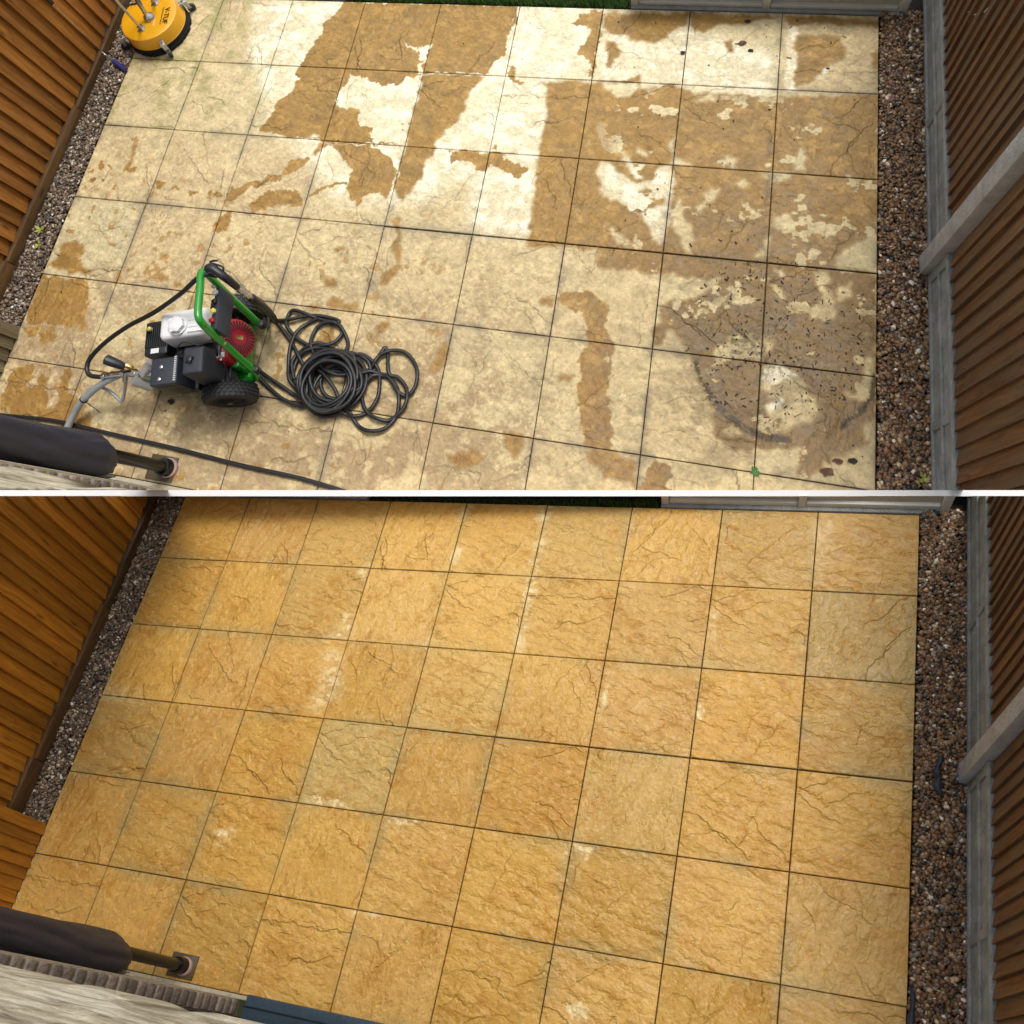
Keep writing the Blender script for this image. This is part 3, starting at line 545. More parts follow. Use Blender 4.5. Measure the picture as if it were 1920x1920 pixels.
# kerb between the two yards
kv=[(-5.2425,1.2407,0.1972),(-5.9645,1.4116,-0.3553),(-5.2381,1.2023,0.1811),(-5.9594,1.3678,-0.3736),(1.8582,2.0307,0.1632),(2.0714,2.2637,-0.301),(1.8614,2.0027,0.1515),(2.075,2.2324,-0.3141)]
kb=Vector(kv[0]); me=bpy.data.meshes.new('dividing_kerb')
me.from_pydata([Vector(p)-kb for p in kv],[],[(0,2,6,4),(0,4,5,1),(2,3,7,6),(0,1,3,2),(4,6,7,5),(1,5,7,3)])
ko=bpy.data.objects.new('dividing_kerb',me); me.materials.append(M['kerb_white']); ko.location=kb; link(ko)
tag(ko,'long straight white painted kerb dividing the stained patio from the clean golden patio','kerb')

# ---------------------------------------------------------------- one yard
WHERE={'U':'beside the stained patio with the pressure washer','L':'beside the clean golden patio below the white kerb'}
def pebbles(Y,name,x0,x1,y0,y1,rmin,rmax,n,pal,seed,zb=-0.01,edge=0.0):
    r=np.random.default_rng(seed)
    # squashed 6-ring stones: 14 verts, 24 tris
    ph=np.arange(6)*math.pi/3
    unit=np.concatenate([[[0,0,1.0]],np.c_[np.cos(ph)*.82,np.sin(ph)*.82,np.full(6,.52)],np.c_[np.cos(ph+.4),np.sin(ph+.4),np.full(6,-.25)],[[0,0,-.8]]])
    F=[]
    for i in range(6):
        j=(i+1)%6
        F+= [(0,1+i,1+j),(1+i,7+i,7+j),(1+i,7+j,1+j),(7+i,13,7+j)]
    F=np.array(F); 
    X=r.uniform(x0,x1,n); Yy=r.uniform(y0,y1,n); rad=rmin+(rmax-rmin)*r.random(n)**1.8
    Z=zb+r.random(n)*0.014
    a=r.uniform(0,2*math.pi,n); V=np.repeat(unit[None],n,0)*np.stack([rad*r.uniform(.9,1.45,n),rad*r.uniform(.7,1.0,n),rad*r.uniform(.45,.75,n)],1)[:,None,:]
    V*= (1+0.5*(r.random((n,14,1))-.5))
    til=r.normal(0,.35,n); ct,st=np.cos(til)[:,None],np.sin(til)[:,None]
    vz=V[...,2]*ct+V[...,0]*st; vx=V[...,0]*ct-V[...,2]*st
    ca,sa=np.cos(a)[:,None],np.sin(a)[:,None]
    P=np.stack([vx*ca-V[...,1]*sa+X[:,None],vx*sa+V[...,1]*ca+Yy[:,None],vz+Z[:,None]],-1)
    c=np.stack([X,Yy,Z],1)-np.array(Y.eye[:]); keep=(c@np.array(Y.cut[:]))>0.006
    P=P[keep]; n=len(P); Pw=P.reshape(-1,3)@Y.M.T+Y.O
    org=W(Y,((x0+x1)/2,(y0+y1)/2,0)); Pw-=np.array(org[:])
    me=bpy.data.meshes.new(name); fc=(F[None]+np.arange(n)[:,None,None]*14).reshape(-1,3)
    me.vertices.add(len(Pw)); me.vertices.foreach_set('co',Pw.astype(np.float32).ravel())
    me.loops.add(fc.size); me.loops.foreach_set('vertex_index',fc.astype(np.int32).ravel())
    me.polygons.add(len(fc)); me.polygons.foreach_set('loop_start',np.arange(0,fc.size,3,dtype=np.int32)); me.polygons.foreach_set('loop_total',np.full(len(fc),3,np.int32))
    me.update(calc_edges=True); me.polygons.foreach_set('use_smooth',np.ones(len(fc),bool))
    pal=np.array(pal); ci=r.choice(len(pal),n,p=pal[:,3]/pal[:,3].sum()); col=pal[ci,:3]*(0.7+0.6*r.random((n,1)))
    at=me.attributes.new('tint','FLOAT_COLOR','POINT'); at.data.foreach_set('color',np.c_[np.repeat(col,14,0),np.ones(n*14)].astype(np.float32).ravel())
    me.materials.append(M['pebble']); o=bpy.data.objects.new(name,me); o.location=org; link(o); return o
PAL_R=[(0.22,0.11,0.045,6),(0.14,0.075,0.036,6),(0.28,0.165,0.08,3.5),(0.08,0.058,0.042,2),(0.48,0.35,0.2,1.3),(0.24,0.20,0.16,2),(0.75,0.66,0.52,0.6),(0.03,0.025,0.02,2)]
PAL_L=[(0.17,0.105,0.06,5),(0.10,0.07,0.045,5),(0.25,0.17,0.10,3),(0.05,0.04,0.032,3.5),(0.45,0.37,0.27,2),(0.21,0.175,0.14,3),(0.7,0.64,0.54,0.7)]

def fence_boards(Y, par, X, inward, ys, z0, z1, m, tw=0.016):
    """feather-edge boards: thick edge on the house side, thin edge tucked under the next"""
    cache={}
    for i in range(len(ys)-1):
        ya,yb=ys[i],ys[i+1]; w=ya-yb; zt=z0+random.uniform(-0.004,0.004); t=tw*random.uniform(.85,1.15)
        j=random.uniform(-.002,.002)
        def mk(base_y, w):
            mb=MB(); s=inward
            bot=[(X,base_y,zt),(X+s*0.005,base_y,zt),(X+s*(t+.004+j),base_y-w-0.004,zt),(X+s*0.002,base_y-w-0.004,zt)]
            nz=4; rings=[]
            for k in range(nz+1):
                z=zt+(z1-zt)*k/nz; rings.append([(p[0],p[1],z) for p in bot])
            return mb.rings(rings)
        d=[side(Y,(X,y,z)) for y in (ya+.01,yb-.02) for z in (z0,z1)]
        if max(d)<=0: continue
        build(Y,'fence_board',mk(ya,w),m,par,ang=20)

def yard(Y):
    k=Y.name; U=(k=='U'); wh=WHERE[k]; tagn='stained patio' if U else 'clean golden patio'
    # ---- patio
    pat=empty(Y,'patio',(0,0,0),kind='structure')
    mb=MB(); mb.box(-0.0,NC*S,-2.70,0.0,-0.03,-0.009); build(Y,'joint_bed',mb,M['joint'],pat)
    for r in range(NR):
        for c in range(NC):
            x0,x1=c*S,(c+1)*S; y1=-r*S; y0=-(r+1)*S
            if r==6: continue
            g_=0.0015; gt=g_+random.uniform(0,.0008)+(0.0012 if r==3 and c>3 else 0); gb=g_+random.uniform(0,.0008)+(0.0010 if r==2 and c>3 else 0)
            
            if r==5: y0=-(r+1)*S
            mb=MB(); tz=[random.uniform(-.0012,.0012) for _ in range(4)]
            e=0.0024; jx=[random.uniform(0,.0011) for _ in range(4)]; a=[(x0+g_+jx[0],y0+gb),(x1-g_-jx[1],y0+gb+jx[2]*.6),(x1-g_-jx[2],y1-gt),(x0+g_+jx[3],y1-gt-jx[0]*.6)]; b=[(a[0][0]+e,a[0][1]+e),(a[1][0]-e,a[1][1]+e),(a[2][0]-e,a[2][1]-e),(a[3][0]+e,a[3][1]-e)]
            mb.rings([[(p[0],p[1],-0.03) for p in a],[(p[0],p[1],-e+tz[i]) for i,p in enumerate(a)],[(p[0],p[1],tz[i]) for i,p in enumerate(b)]])
            build(Y,'paving_slab',mb,M['slab'+k],pat,uv=True,smooth=False)
    # ---- soil under the gravel, both sides
    so=MB(); so.box(-0.5,-0.003,-2.75,0.3,-0.05,-0.022); o=build(Y,'gravel_bed',so,M['soil']); tag(o,kind='structure')
    so=MB(); so.box(NC*S+0.003,5.0,-2.75,0.3,-0.05,-0.022); o=build(Y,'gravel_bed',so,M['soil']); tag(o,kind='structure')
    o=pebbles(Y,'gravel',-0.2,-0.006,-2.12,0.05,0.0055,0.0130,8200,PAL_L,3 if U else 4)
    tag(o,'narrow strip of dull brown pebbles left of the '+tagn,'gravel',kind='stuff')
    o=pebbles(Y,'gravel',NC*S+0.008,4.262,-2.75,0.03,0.0062,0.0142,11500,PAL_R,5 if U else 6)
    tag(o,'strip of brown and cream pebbles right of the '+tagn,'gravel',kind='stuff')
    # ---- left fence
    fl=empty(Y,'timber_fence',(-0.2,-1.0,0),('bright orange-brown timber fence left of the stained patio' if U else 'amber timber fence left of the clean golden patio'),'fence')
    mb=MB(); mb.box(-0.205,-0.165,-2.12,-1.78,-0.03,0.085); build(Y,'base_rail',mb,M['wood_rail'],fl,bevel=0.004)
    mb=MB(); mb.box(-0.205,-0.167,-1.777,-0.83,-0.03,0.066); build(Y,'base_rail',mb,M['wood_rail'],fl,bevel=0.004)
    mb=MB(); mb.box(-0.205,-0.17,-0.827,0.6,-0.03,0.05); build(Y,'base_rail',mb,M['wood_rail'],fl,bevel=0.004)
    ys=[0.62]; 
    while ys[-1]>-2.14: ys.append(ys[-1]-0.082*random.uniform(.93,1.07))
    fence_boards(Y,fl,-0.212,1,ys,0.055,1.38,M['wood_left'] if U else M['wood_left2'],0.021)
    # ---- return panel near the house
    gp=empty(Y,'timber_gate',(0.0,-2.4,0),('pale weathered timber gate panel left of the pressure washer' if U else 'orange-brown timber gate panel at the left edge of the clean golden patio'),'gate')
    ys=[-2.094]
    while ys[-1]>-2.69: ys.append(ys[-1]-0.0585*random.uniform(.95,1.05))
    fence_boards(Y,gp,-0.005,1,ys,0.006,1.25,M['wood_pale'] if U else M['wood_left2'],0.017)
    mb=MB(); mb.box(-0.21,0.016,-2.088,-2.052,0.06,1.25) if False else mb.box(-0.21,0.0,-2.125,-2.1,0.02,1.2); build(Y,'closing_board',mb,M['wood_pale'] if U else M['wood_left2'],gp,bevel=0.003)
    # ---- right fence
    fr=empty(Y,'timber_fence',(4.3,-1.0,0),'brown timber fence with grey concrete posts right of the '+tagn,'fence')
    segs=[(0.42,-1.252),(-1.338,-2.98)]
    for (a,b) in segs:
        mb=MB(); mb.box(4.256,4.29,b,a,-0.03,0.255)
        build(Y,'gravel_board',mb,M['concrete'],fr,bevel=0.003)
        for z0,z1,ex in ((0.0,0.028,0.010),(0.118,0.142,0.010),(0.232,0.257,0.012)):
            mb=MB(); mb.box(4.256-ex,4.258,b,a,z0,z1); build(Y,'moulded_rib',mb,M['concrete'],fr,bevel=0.004)
        for yv in ((-0.615,0.30,a-0.022) if a>0 else (-1.975,-2.7,a-0.022)):
            if b<yv<a:
                mb=MB(); mb.box(4.247,4.258,yv-0.02,yv+0.02,0.0,0.255); build(Y,'moulded_rib',mb,M['concrete'],fr,bevel=0.003)
        mb=MB(); mb.box(4.247,4.258,a-0.035,a,0.0,0.256) if a<0 else mb.box(4.247,4.258,b,b+0.02,0.0,0.256); build(Y,'moulded_rib',mb,M['concrete'],fr,bevel=0.003)
    mb=MB(); mb.box(4.214,4.31,-1.336,-1.254,-0.03,1.42); build(Y,'fence_post',mb,M['concrete_pale'],fr,bevel=0.006)
    mb=MB(); mb.box(4.225,4.31,0.36,0.44,-0.03,1.42); build(Y,'fence_post',mb,M['concrete_pale'],fr,bevel=0.006)
    for a,b in ((0.36,-1.25),(-1.337,-2.98)):
        ys=[a]
        while ys[-1]>b+0.03: ys.append(max(b,ys[-1]-0.0625*random.uniform(.93,1.07)))
        fence_boards(Y,fr,4.270,-1,ys,0.258,1.42,M['wood_right'],0.015)
    # ---- far side
    lawn_soil=MB(); lawn_soil.box(-0.2,4.6,0.012,1.4,-0.06,-0.03); o=build(Y,'lawn_soil',lawn_soil,M['soil']); tag(o,kind='structure')
    # grass
    r=np.random.default_rng(9 if U else 10); n=9000
    X=r.uniform(1.22,2.83,n); Yy=0.018+r.random(n)**1.6*0.4; h=r.uniform(.03,.085,n); a=r.uniform(0,6.28,n); wv=0.0022; ln=r.uniform(.01,.04,n)
    P=np.empty((n,3,3)); P[:,0]=np.stack([X-wv*np.sin(a),Yy+wv*np.cos(a),np.full(n,-.03)],1); P[:,1]=np.stack([X+wv*np.sin(a),Yy-wv*np.cos(a),np.full(n,-.03)],1)
    P[:,2]=np.stack([X+ln*np.cos(a),Yy+ln*np.sin(a),-.03+h],1)
    keep=((P[:,2]-np.array(Y.eye[:]))@np.array(Y.cut[:]))>0.004; P=P[keep]; n=len(P)
    org=W(Y,(2,0.2,0)); Pw=P.reshape(-1,3)@Y.M.T+Y.O-np.array(org[:])
    me=bpy.data.meshes.new('lawn'); me.from_pydata(Pw.tolist(),[],np.arange(n*3).reshape(-1,3).tolist())
    pal=np.array([(0.06,0.14,0.02),(0.09,0.20,0.03),(0.035,0.09,0.015),(0.18,0.2,0.06)]); cc=pal[r.choice(4,n,p=[.4,.3,.22,.08])]*(0.8+.4*r.random((n,1)))
    at=me.attributes.new('tint','FLOAT_COLOR','POINT'); at.data.foreach_set('color',np.c_[np.repeat(cc,3,0),np.ones(n*3)].astype(np.float32).ravel())
    me.materials.append(M['grass']); o=bpy.data.objects.new('lawn',me); o.location=org; link(o)
    tag(o,'strip of dark green grass along the far edge of the '+tagn,'grass',kind='stuff')
    mb=MB(); mb.box(-0.16,1.2,0.014,0.12,-0.03,0.012); o=build(Y,'edging_stone',mb,M['concrete_pale'],bevel=0.004)
    tag(o,'pale grey concrete edging stone at the far left end of the '+tagn,'edging')
    pw=empty(Y,'panel_screen',(3.5,0.04,0),'pale grey panel screen at the far edge of the '+tagn,'screen')
    for a,b in ((2.885,3.50),(3.54,4.13)):
        mb=MB(); mb.box(a,b,0.045,0.06,0.03,0.26); build(Y,'panel',mb,M['panel_grey'],pw)
        mb=MB(); mb.box(a,b,0.024,0.05,0.006,0.032); build(Y,'bottom_rail',mb,M['frame_grey'],pw,bevel=0.003)
    for a,b in ((2.845,2.882),(3.502,3.538),(4.132,4.172)):
        mb=MB(); mb.box(a,b,0.02,0.065,-0.02,0.27); build(Y,'upright',mb,M['frame_grey'],pw,bevel=0.003)
    mb=MB(); mb.box(2.845,4.172,0.004,0.07,-0.03,0.005); build(Y,'base_strip',mb,M['concrete'],pw,bevel=0.002)
    # ---- parasol in its cover
    bx,by=(1.072,-2.628) if U else (1.046,-2.634)
    pa=empty(Y,'closed_parasol',(bx,by,0),'closed parasol in a dark cover on a black pole by the '+tagn,'parasol')
    mb=MB(); mb.box(0.972,1.108,-2.688,-2.578,0.0005,0.007); build(Y,'base_plate',mb,M['plate'],pa,bevel=0.001)
    mb=MB(); mb.lathe((bx+.004,by,0.005),(0,0,1),[(0,.044),(0.012,.0435),(0.016,.040),(0.016,.034)],24); build(Y,'collar',mb,M['pink'],pa)
    mb=MB(); mb.lathe((bx,by,0.005),(0,0,1),[(0,.0395),(0.05,.039),(0.056,.036),(0.056,.026)],24); build(Y,'base_ring',mb,M['pole'],pa)
    mb=MB(); mb.tube([(bx,by,0.01),(bx,by,0.6),(bx,by,1.6)],0.0265,16); build(Y,'pole',mb,M['pole'],pa)
    rr=random.Random(3); ph=[rr.uniform(0,6.28) for _ in range(6)]; rings=[]; n=72; nz=90
    z0,z1=(0.40,1.75)
    for q in range(nz+1):
        t=q/nz; z=z0+(z1-z0)*t
        base=0.050+0.030*min(1,max(0,(z-0.42)/0.10))**.6-0.012*max(0,min(1,(z-.5)/.9))
        if t<0.05: base*=0.62+0.38*(t/0.05)**.5
        ring=[]
        for i in range(n):
            a=2*math.pi*i/n
            f=1+0.04*math.sin(3*a+ph[0]+z*4)+0.03*math.sin(5*a+ph[1]-z*6)+0.085*abs(math.sin(2.5*a+ph[2]+z*3.2+.5*math.sin(z*9)))+0.05*abs(math.sin(4.5*a+ph[5]-z*5+.6*math.sin(z*11)))+0.008*math.sin(11*a+ph[3]+z*15)-.04
            if z<0.50: f*=1+0.07*math.sin(11*a+ph[4])*(0.5-z)/.1
            ring.append((bx+base*f*math.cos(a), by-0.017+base*f*0.92*math.sin(a)-(0.012 if t<.1 else 0)*(1-t*10 if t<.1 else 0), z))
        rings.append(ring)
    mb=MB().rings(rings); cv=build(Y,'cover',mb,M['fabric'],pa,ang=80)
    mb=MB(); mb.lathe((bx-.01,by-.083,0.97),(0.2,-.1,1),[(-.008,.004),(0,.008),(.008,.004)],8); build(Y,'toggle',mb,M['galv'],pa)
    mb=MB(); mb.obox((bx+.02,by-.06,0.415),(1,0,0),(0,1,0),(0,0,1),.012,.008,.012); build(Y,'drawstring_knot',mb,M['black_rubber'],pa,bevel=.004)
    # ---- house wall end, seen from just above
    hw=empty(Y,'brick_wall',(1.0,-2.74,0),'end of the buff brick house wall running down to the corner of the '+tagn,'wall')
    mb=MB(); mb.box(1.05 if U else 0.2,1.356,-2.82,-2.726,-0.03,2.3); build(Y,'wall_core',mb,M['mortar'],hw)
    z=0.0; j=0
    while z<2.2:
        w=random.uniform(-.003,.003); mb=MB(); mb.box(1.33,1.368+w,-2.786+random.uniform(-.003,.003),-2.7245,z+.006,z+.0445); build(Y,'brick',mb,M['brick'],hw,bevel=.005)
        z+=0.0535; j+=1
    mb=MB(); mb.box(1.05 if U else 0.2,1.350,-2.7255,-2.7195,-0.03,2.3); build(Y,'rendered_face',mb,M['render'],hw)
    mb=MB(); mb.box(-0.3,1.42,-2.7195,-2.7015,-0.03,0.004); build(Y,'footing',mb,M['render'],hw)
    # grey wires behind the parasol
    wr=MB(); rr=random.Random(5)
    for q in range(9):
        a=rr.uniform(-.012,.012); pts=[(bx+.03-q*.004+a*.4*math.sin(z*4+q), -2.7045-.0015*q+a*.25*math.sin(z*5+q*2),z) for z in [0.38+.1*i for i in range(15)]]
        wr.tube(pts,0.0022,5)
    o=build(Y,'loose_wires',wr,M['wire']); tag(o,'thin grey wires hanging behind the covered parasol by the '+tagn,'wires')
    # window ledge just under the camera: rough textured board with relief
    nx,ny=150,60; vs=[];fs=[]; r=np.random.default_rng(77)
    x0,x1,ya,yb=2.05,3.12,-2.716,-3.02
    uu,vv=np.meshgrid(np.linspace(0,1,nx),np.linspace(0,1,ny))
    hh=0.010*(fbm(71,uu*9+vv*5,vv*26,4,.6)-.5)+0.004*(fbm(72,uu*30+vv*14,vv*80,3,.6)-.5)
    for b in range(ny):
        for a_ in range(nx): vs.append((x0+(x1-x0)*uu[b,a_],ya+(yb-ya)*vv[b,a_]+0.004*(1-vv[b,a_])*math.sin(uu[b,a_]*50),2.6+float(hh[b,a_])))
    for b in range(ny-1):
        for a_ in range(nx-1): p=b*nx+a_; fs.append((p,p+nx,p+nx+1,p+1))
    # skirt
    nb=len(vs); vs+=[(vs[i][0],vs[i][1]-0.003,2.5) for i in range(nx)]
    for a_ in range(nx-1): fs.append((a_,a_+1,nb+a_+1,nb+a_))
    mb=MB(); mb.add(vs,fs); o=build(Y,'window_ledge',mb,M['ledge'],ang=180)
    tag(o,'rough streaked cream window ledge in the bottom corner above the '+tagn,'ledge')
    # dark door frame and sill
    df=empty(Y,'door_frame',(1.9,-2.75,0),'dark slate door frame with its blue-grey sill at the house edge of the '+tagn,'door')
    mb=MB(); mb.box(1.335,1.40,-2.88,-2.790,0,2.3); build(Y,'jamb',mb,M['frame_dark'],df,bevel=.003)
    mb=MB(); mb.box(1.40,1.415,-2.84,-2.80,0,2.3); build(Y,'door_edge',mb,M['frame_dark'],df,bevel=.003)
    mb=MB(); mb.box(1.425,3.4,-2.80,-2.692,0.004,0.05); build(Y,'sill',mb,M['sill_blue'],df,bevel=.006)
    mb=MB(); mb.box(1.425,3.4,-2.745,-2.738,0.051,0.058); build(Y,'sill_lip',mb,M['frame_dark'],df,bevel=.002)
    mb=MB(); mb.box(1.42,3.4,-2.815,-2.802,0.05,2.2); build(Y,'glass_pane',mb,M['glass'],df)

# ledge material: streaks along X
def ledge_mat():
    m=bpy.data.materials.new('streaked_ledge'); m.use_nodes=True; N=m.node_tree.nodes; L=m.node_tree.links; b=N['Principled BSDF']; b.inputs['Roughness'].default_value=.85
    at=N.new('ShaderNodeAttribute'); at.attribute_name='yc'; mp=N.new('ShaderNodeMapping'); mp.inputs['Scale'].default_value=(16,200,1); mp.inputs['Rotation'].default_value=(0,0,0.05)
    L.new(at.outputs['Vector'],mp.inputs['Vector']); n=N.new('ShaderNodeTexNoise'); n.inputs['Scale'].default_value=1; n.inputs['Detail'].default_value=8; n.inputs['Roughness'].default_value=.7; n.inputs['Distortion'].default_value=.6; L.new(mp.outputs[0],n.inputs['Vector'])
    r=N.new('ShaderNodeValToRGB'); e=r.color_ramp.elements; e[0].position=.33; e[0].color=(.17,.135,.08,1); e[1].position=.66; e[1].color=(.66,.60,.46,1); q=e.new(.5); q.color=(.42,.36,.24,1)
    L.new(n.outputs['Fac'],r.inputs['Fac']); L.new(r.outputs[0],b.inputs['Base Color'])
    bp=N.new('ShaderNodeBump'); bp.inputs['Strength'].default_value=.8; bp.inputs['Distance'].default_value=.01; L.new(n.outputs['Fac'],bp.inputs['Height']); L.new(bp.outputs[0],b.inputs['Normal'])
    return m
M['ledge']=ledge_mat()
yard(YU); yard(YL)

# ================================================================ things on the stained patio
Y=YU
# ---------------- pressure washer
pw=empty(Y,'pressure_washer',(1.2,-2.1,0),'petrol pressure washer with green frame, white tank and red engine cover','pressure washer')
TH16=math.radians(15.5); ca,sa=math.cos(TH16),math.sin(TH16)
def Lc(a,b,z,o=(1.15,-2.1)): return (o[0]+a*ca-b*sa, o[1]+a*sa+b*ca, z)
AX=(ca,sa,0); BY=(-sa,ca,0); UP=(0,0,1)
def bx_(name,a0,a1,b0,b1,z0,z1,m,bev=0.008,seg=3,par=pw,top=None):
    bot=[Lc(a0,b0,z0),Lc(a1,b0,z0),Lc(a1,b1,z0),Lc(a0,b1,z0)]
    t=top if top else (0,0,0,0)
    tp=[Lc(a0+t[0],b0+t[2],z1),Lc(a1-t[1],b0+t[2],z1),Lc(a1-t[1],b1-t[3],z1),Lc(a0+t[0],b1-t[3],z1)]
    return build(Y,name,MB().prism(bot,tp),m,par,bevel=bev,seg=seg)
# chassis tray and upright back plate
tp_=[(-.20,.10),(-.215,.03),(-.30,-.01),(-.325,-.07),(-.312,-.10),(-.285,-.122),(-.12,-.168),(.0,-.172),(.20,-.172),(.205,.10)]
build(Y,'chassis_tray',MB().prism([Lc(a,b,.055) for a,b in tp_],[Lc(a,b,.088) for a,b in tp_]),M['green_paint'],pw,bevel=.008,seg=3)
bx_('rear_plate',0.165,0.205,-0.125,0.10,0.06,0.20,M['green_paint'],.012,3)
# handle frame: one bent tube
hp=[(1.30,-1.925,.06),(1.335,-1.925,.075),(1.40,-1.955,.12),(1.405,-1.955,.20),(1.37,-1.905,.45),(1.352,-1.876,.585),(1.348,-1.874,.61),(1.352,-1.89,.628),(1.372,-1.95,.632),(1.392,-2.03,.632),(1.405,-2.07,.625),(1.412,-2.085,.60),(1.415,-2.095,.56),(1.445,-2.16,.24),(1.452,-2.175,.17),(1.43,-2.19,.12),(1.36,-2.205,.085),(1.28,-2.215,.07)]
build(Y,'handle_frame',MB().tube(spline(hp,5),.0155,14),M['green_paint'],pw,ang=80)
for p in ((1.425,-1.962,.19),(1.463,-2.165,.19)):
    build(Y,'rubber_stop',MB().lathe(p,(0,0.1,1),[(-.022,.012),(-.018,.017),(-.004,.017),(0,.011),(.004,.017),(.018,.017),(.022,.012)],12),M['black_rubber'],pw)
# wheels
def wheel(c,axd):
    w=empty(Y,'wheel',c); w.location=W(Y,c)-pw.location; w.parent=pw
    for k_ in ('label','category'): 
        if k_ in w: del w[k_]
    R,hw_=0.117,0.040; prof=[(h_*hw_,r_*R/.148) for h_,r_ in ((-.75,.085),(-.95,.10),(-1,.118),(-.85,.138),(-.45,.148),(0,.149),(.45,.148),(.85,.138),(1,.118),(.95,.10),(.75,.085))]
    build(Y,'tyre',MB().lathe(c,axd,prof,44),M['tyre'],w,ang=50)
    t=Vector(axd).normalized(); u=t.cross(Vector((0.3,0.9,0.1))).normalized(); v=t.cross(u); mb=MB()
    for row,(h,rr_) in enumerate(((-.030,.1115),(-.015,.1175),(0,.1185),(.015,.1175),(.030,.1115))):
        for i in range(32):
            a=2*math.pi*(i+.5*(row&1))/32; d=u*math.cos(a)+v*math.sin(a); tt=t.cross(d)
            hex_=[(math.cos(q),math.sin(q)) for q in [math.pi/3*z_+.5 for z_ in range(5)]]
            cc=Vector(c)+t*h+d*rr_
            mb.prism([cc-d*.004+tt*x*.0105+t*y_*.0072 for x,y_ in hex_],[cc+d*.0035+tt*x*.0095+t*y_*.0062 for x,y_ in hex_])
    build(Y,'tread',mb,M['tyre'],w,smooth=False)
    build(Y,'rim',MB().lathe(c,axd,[(-.030,.069),(-.018,.066),(-.010,.04),(-.024,.026),(-.027,.012),(.027,.012),(.010,.04),(.018,.066),(.030,.069)],32),M['black_plastic'],w)
    build(Y,'hub',MB().lathe(c,axd,[(-.046,.004),(-.046,.013),(-.03,.016),(.03,.016),(.046,.013),(.046,.004)],6),M['steel'],w,ang=20)
wheel(Lc(0.130,-0.218,.12),BY); wheel(Lc(0.145,0.180,.12),BY)
build(Y,'axle',MB().tube([Lc(0.15,-0.22,.12),Lc(0.15,0.18,.12)],.009,8),M['steel'],pw)
# engine block and red cowl
bx_('engine_block',-0.04,0.17,-0.085,0.075,0.10,0.30,M['black_plastic'],.01)
bx_('red_cowl',0.095,0.20,-0.115,0.085,0.10,0.29,M['red_plastic'],.022,4,top=(0,.012,.0,.012))
fc=Lc(0.212,-0.002,.232); fa=Vector(AX)*0.86+Vector(UP)*0.5
fan=build(Y,'recoil_cover',MB().lathe(fc,fa,[(-.05,.094),(-.012,.092),(0,.086),(.006,.072),(.010,.055),(.012,.02),(.012,.003)],40),M['red_plastic'],pw)
fa.normalize(); fu=fa.cross(Vector(UP)).normalized(); fv=fa.cross(fu)
mb=MB()
for i in range(30):
    a=2*math.pi*i/30; d=fu*math.cos(a)+fv*math.sin(a); tt=fa.cross(d)
    mb.obox(Vector(fc)+fa*.0095+d*.056,d,tt,fa,.021,.0024,.0018)
build(Y,'vent_slots',mb,M['label_black'],fan,smooth=False)
mb=MB()
for i in range(7):
    mb.obox(Lc(0.135+.002*i,-0.042+.019*i,.2925),Vector(AX),Vector(BY),UP,.026,.0038,.0016)
build(Y,'cooling_slots',mb,M['label_black'],pw)
mb=MB(); mb.obox(Vector(fc)+fa*.0125,fu,fv,fa,.010,.018,.001); build(Y,'badge',mb,M['brass'],pw)
bx_('warning_label',0.15,0.185,-0.100,-0.078,.2905,.2915,M['label_white'],0)
# tank
tk=bx_('fuel_tank',-0.052,0.168,0.012-.05,0.098,0.30,0.428,M['white_paint'],.024,5,top=(.004,.006,.008,.004))
cpc=Lc(0.042,0.022,.43)
cap=build(Y,'filler_cap',MB().lathe(cpc,UP,[(0,.040),(.004,.044),(.006,.033),(.022,.033),(.027,.026),(.029,.004)],28),M['white_paint'],pw)
mb=MB()
for i in range(7):
    a=2*math.pi*i/7; mb.tube([Vector(cpc)+Vector((.029*math.cos(a),.029*math.sin(a),z)) for z in (.007,.024)],.0085,8)
build(Y,'grip_lobes',mb,M['white_paint'],cap)
for b in (-.022,.0,.03):
    bx_('pressed_rib',0.088,0.158,b+.006,b+.0095,.4275,.431,M['white_paint'],.001,1)
# electrical/gear cover on the left
bx_('gear_cover',-0.185,-0.072,-0.055,0.105,0.11,0.315,M['black_plastic'],.012,3)
for i in range(11): bx_('cooling_fin',-0.178+.0095*i,-0.1745+.0095*i,-0.02,0.095,.314,.3215,M['black_plastic'],0.0008,1)
build(Y,'dipstick',MB().lathe(Lc(-0.158,0.065,.318),UP,[(0,.010),(.016,.010),(.018,.006)],10),M['yellow_plastic'],pw)
bx_('rating_label',-0.150,-0.112,-0.046,-0.024,.3155,.3165,M['label_white'],0)
# pump
bx_('pump_body',-0.235,-0.165,-0.115,-0.035,0.13,0.225,M['aluminium'],.01)
build(Y,'pump_head',MB().tube([Lc(-0.285,-0.125,.225),Lc(-0.245,-0.14,.15)],.024,12),M['aluminium'],pw)
build(Y,'pump_head',MB().tube([Lc(-0.205,-0.075,.24),Lc(-0.24,-0.10,.22)],.022,12),M['aluminium'],pw)
build(Y,'outlet_pipe',MB().tube([(0.726,-2.300,.2),(0.748,-2.293,.205),(0.80,-2.28,.215),(0.88,-2.263,.22),(0.93,-2.262,.22)],[.009,.012,.013,.015,.014],10),M['steel'],pw)
for x,y,z_,r_ in ((.74,-2.296,.203,.016),(.765,-2.289,.208,.013),(.79,-2.283,.212,.016),(.842,-2.27,.218,.018),(.9,-2.262,.22,.02)):
    build(Y,'hex_fitting',MB().lathe((x,y,z_),(1,.25,0),[(-.007,r_),(.007,r_)],6),M['steel'],pw,ang=20)
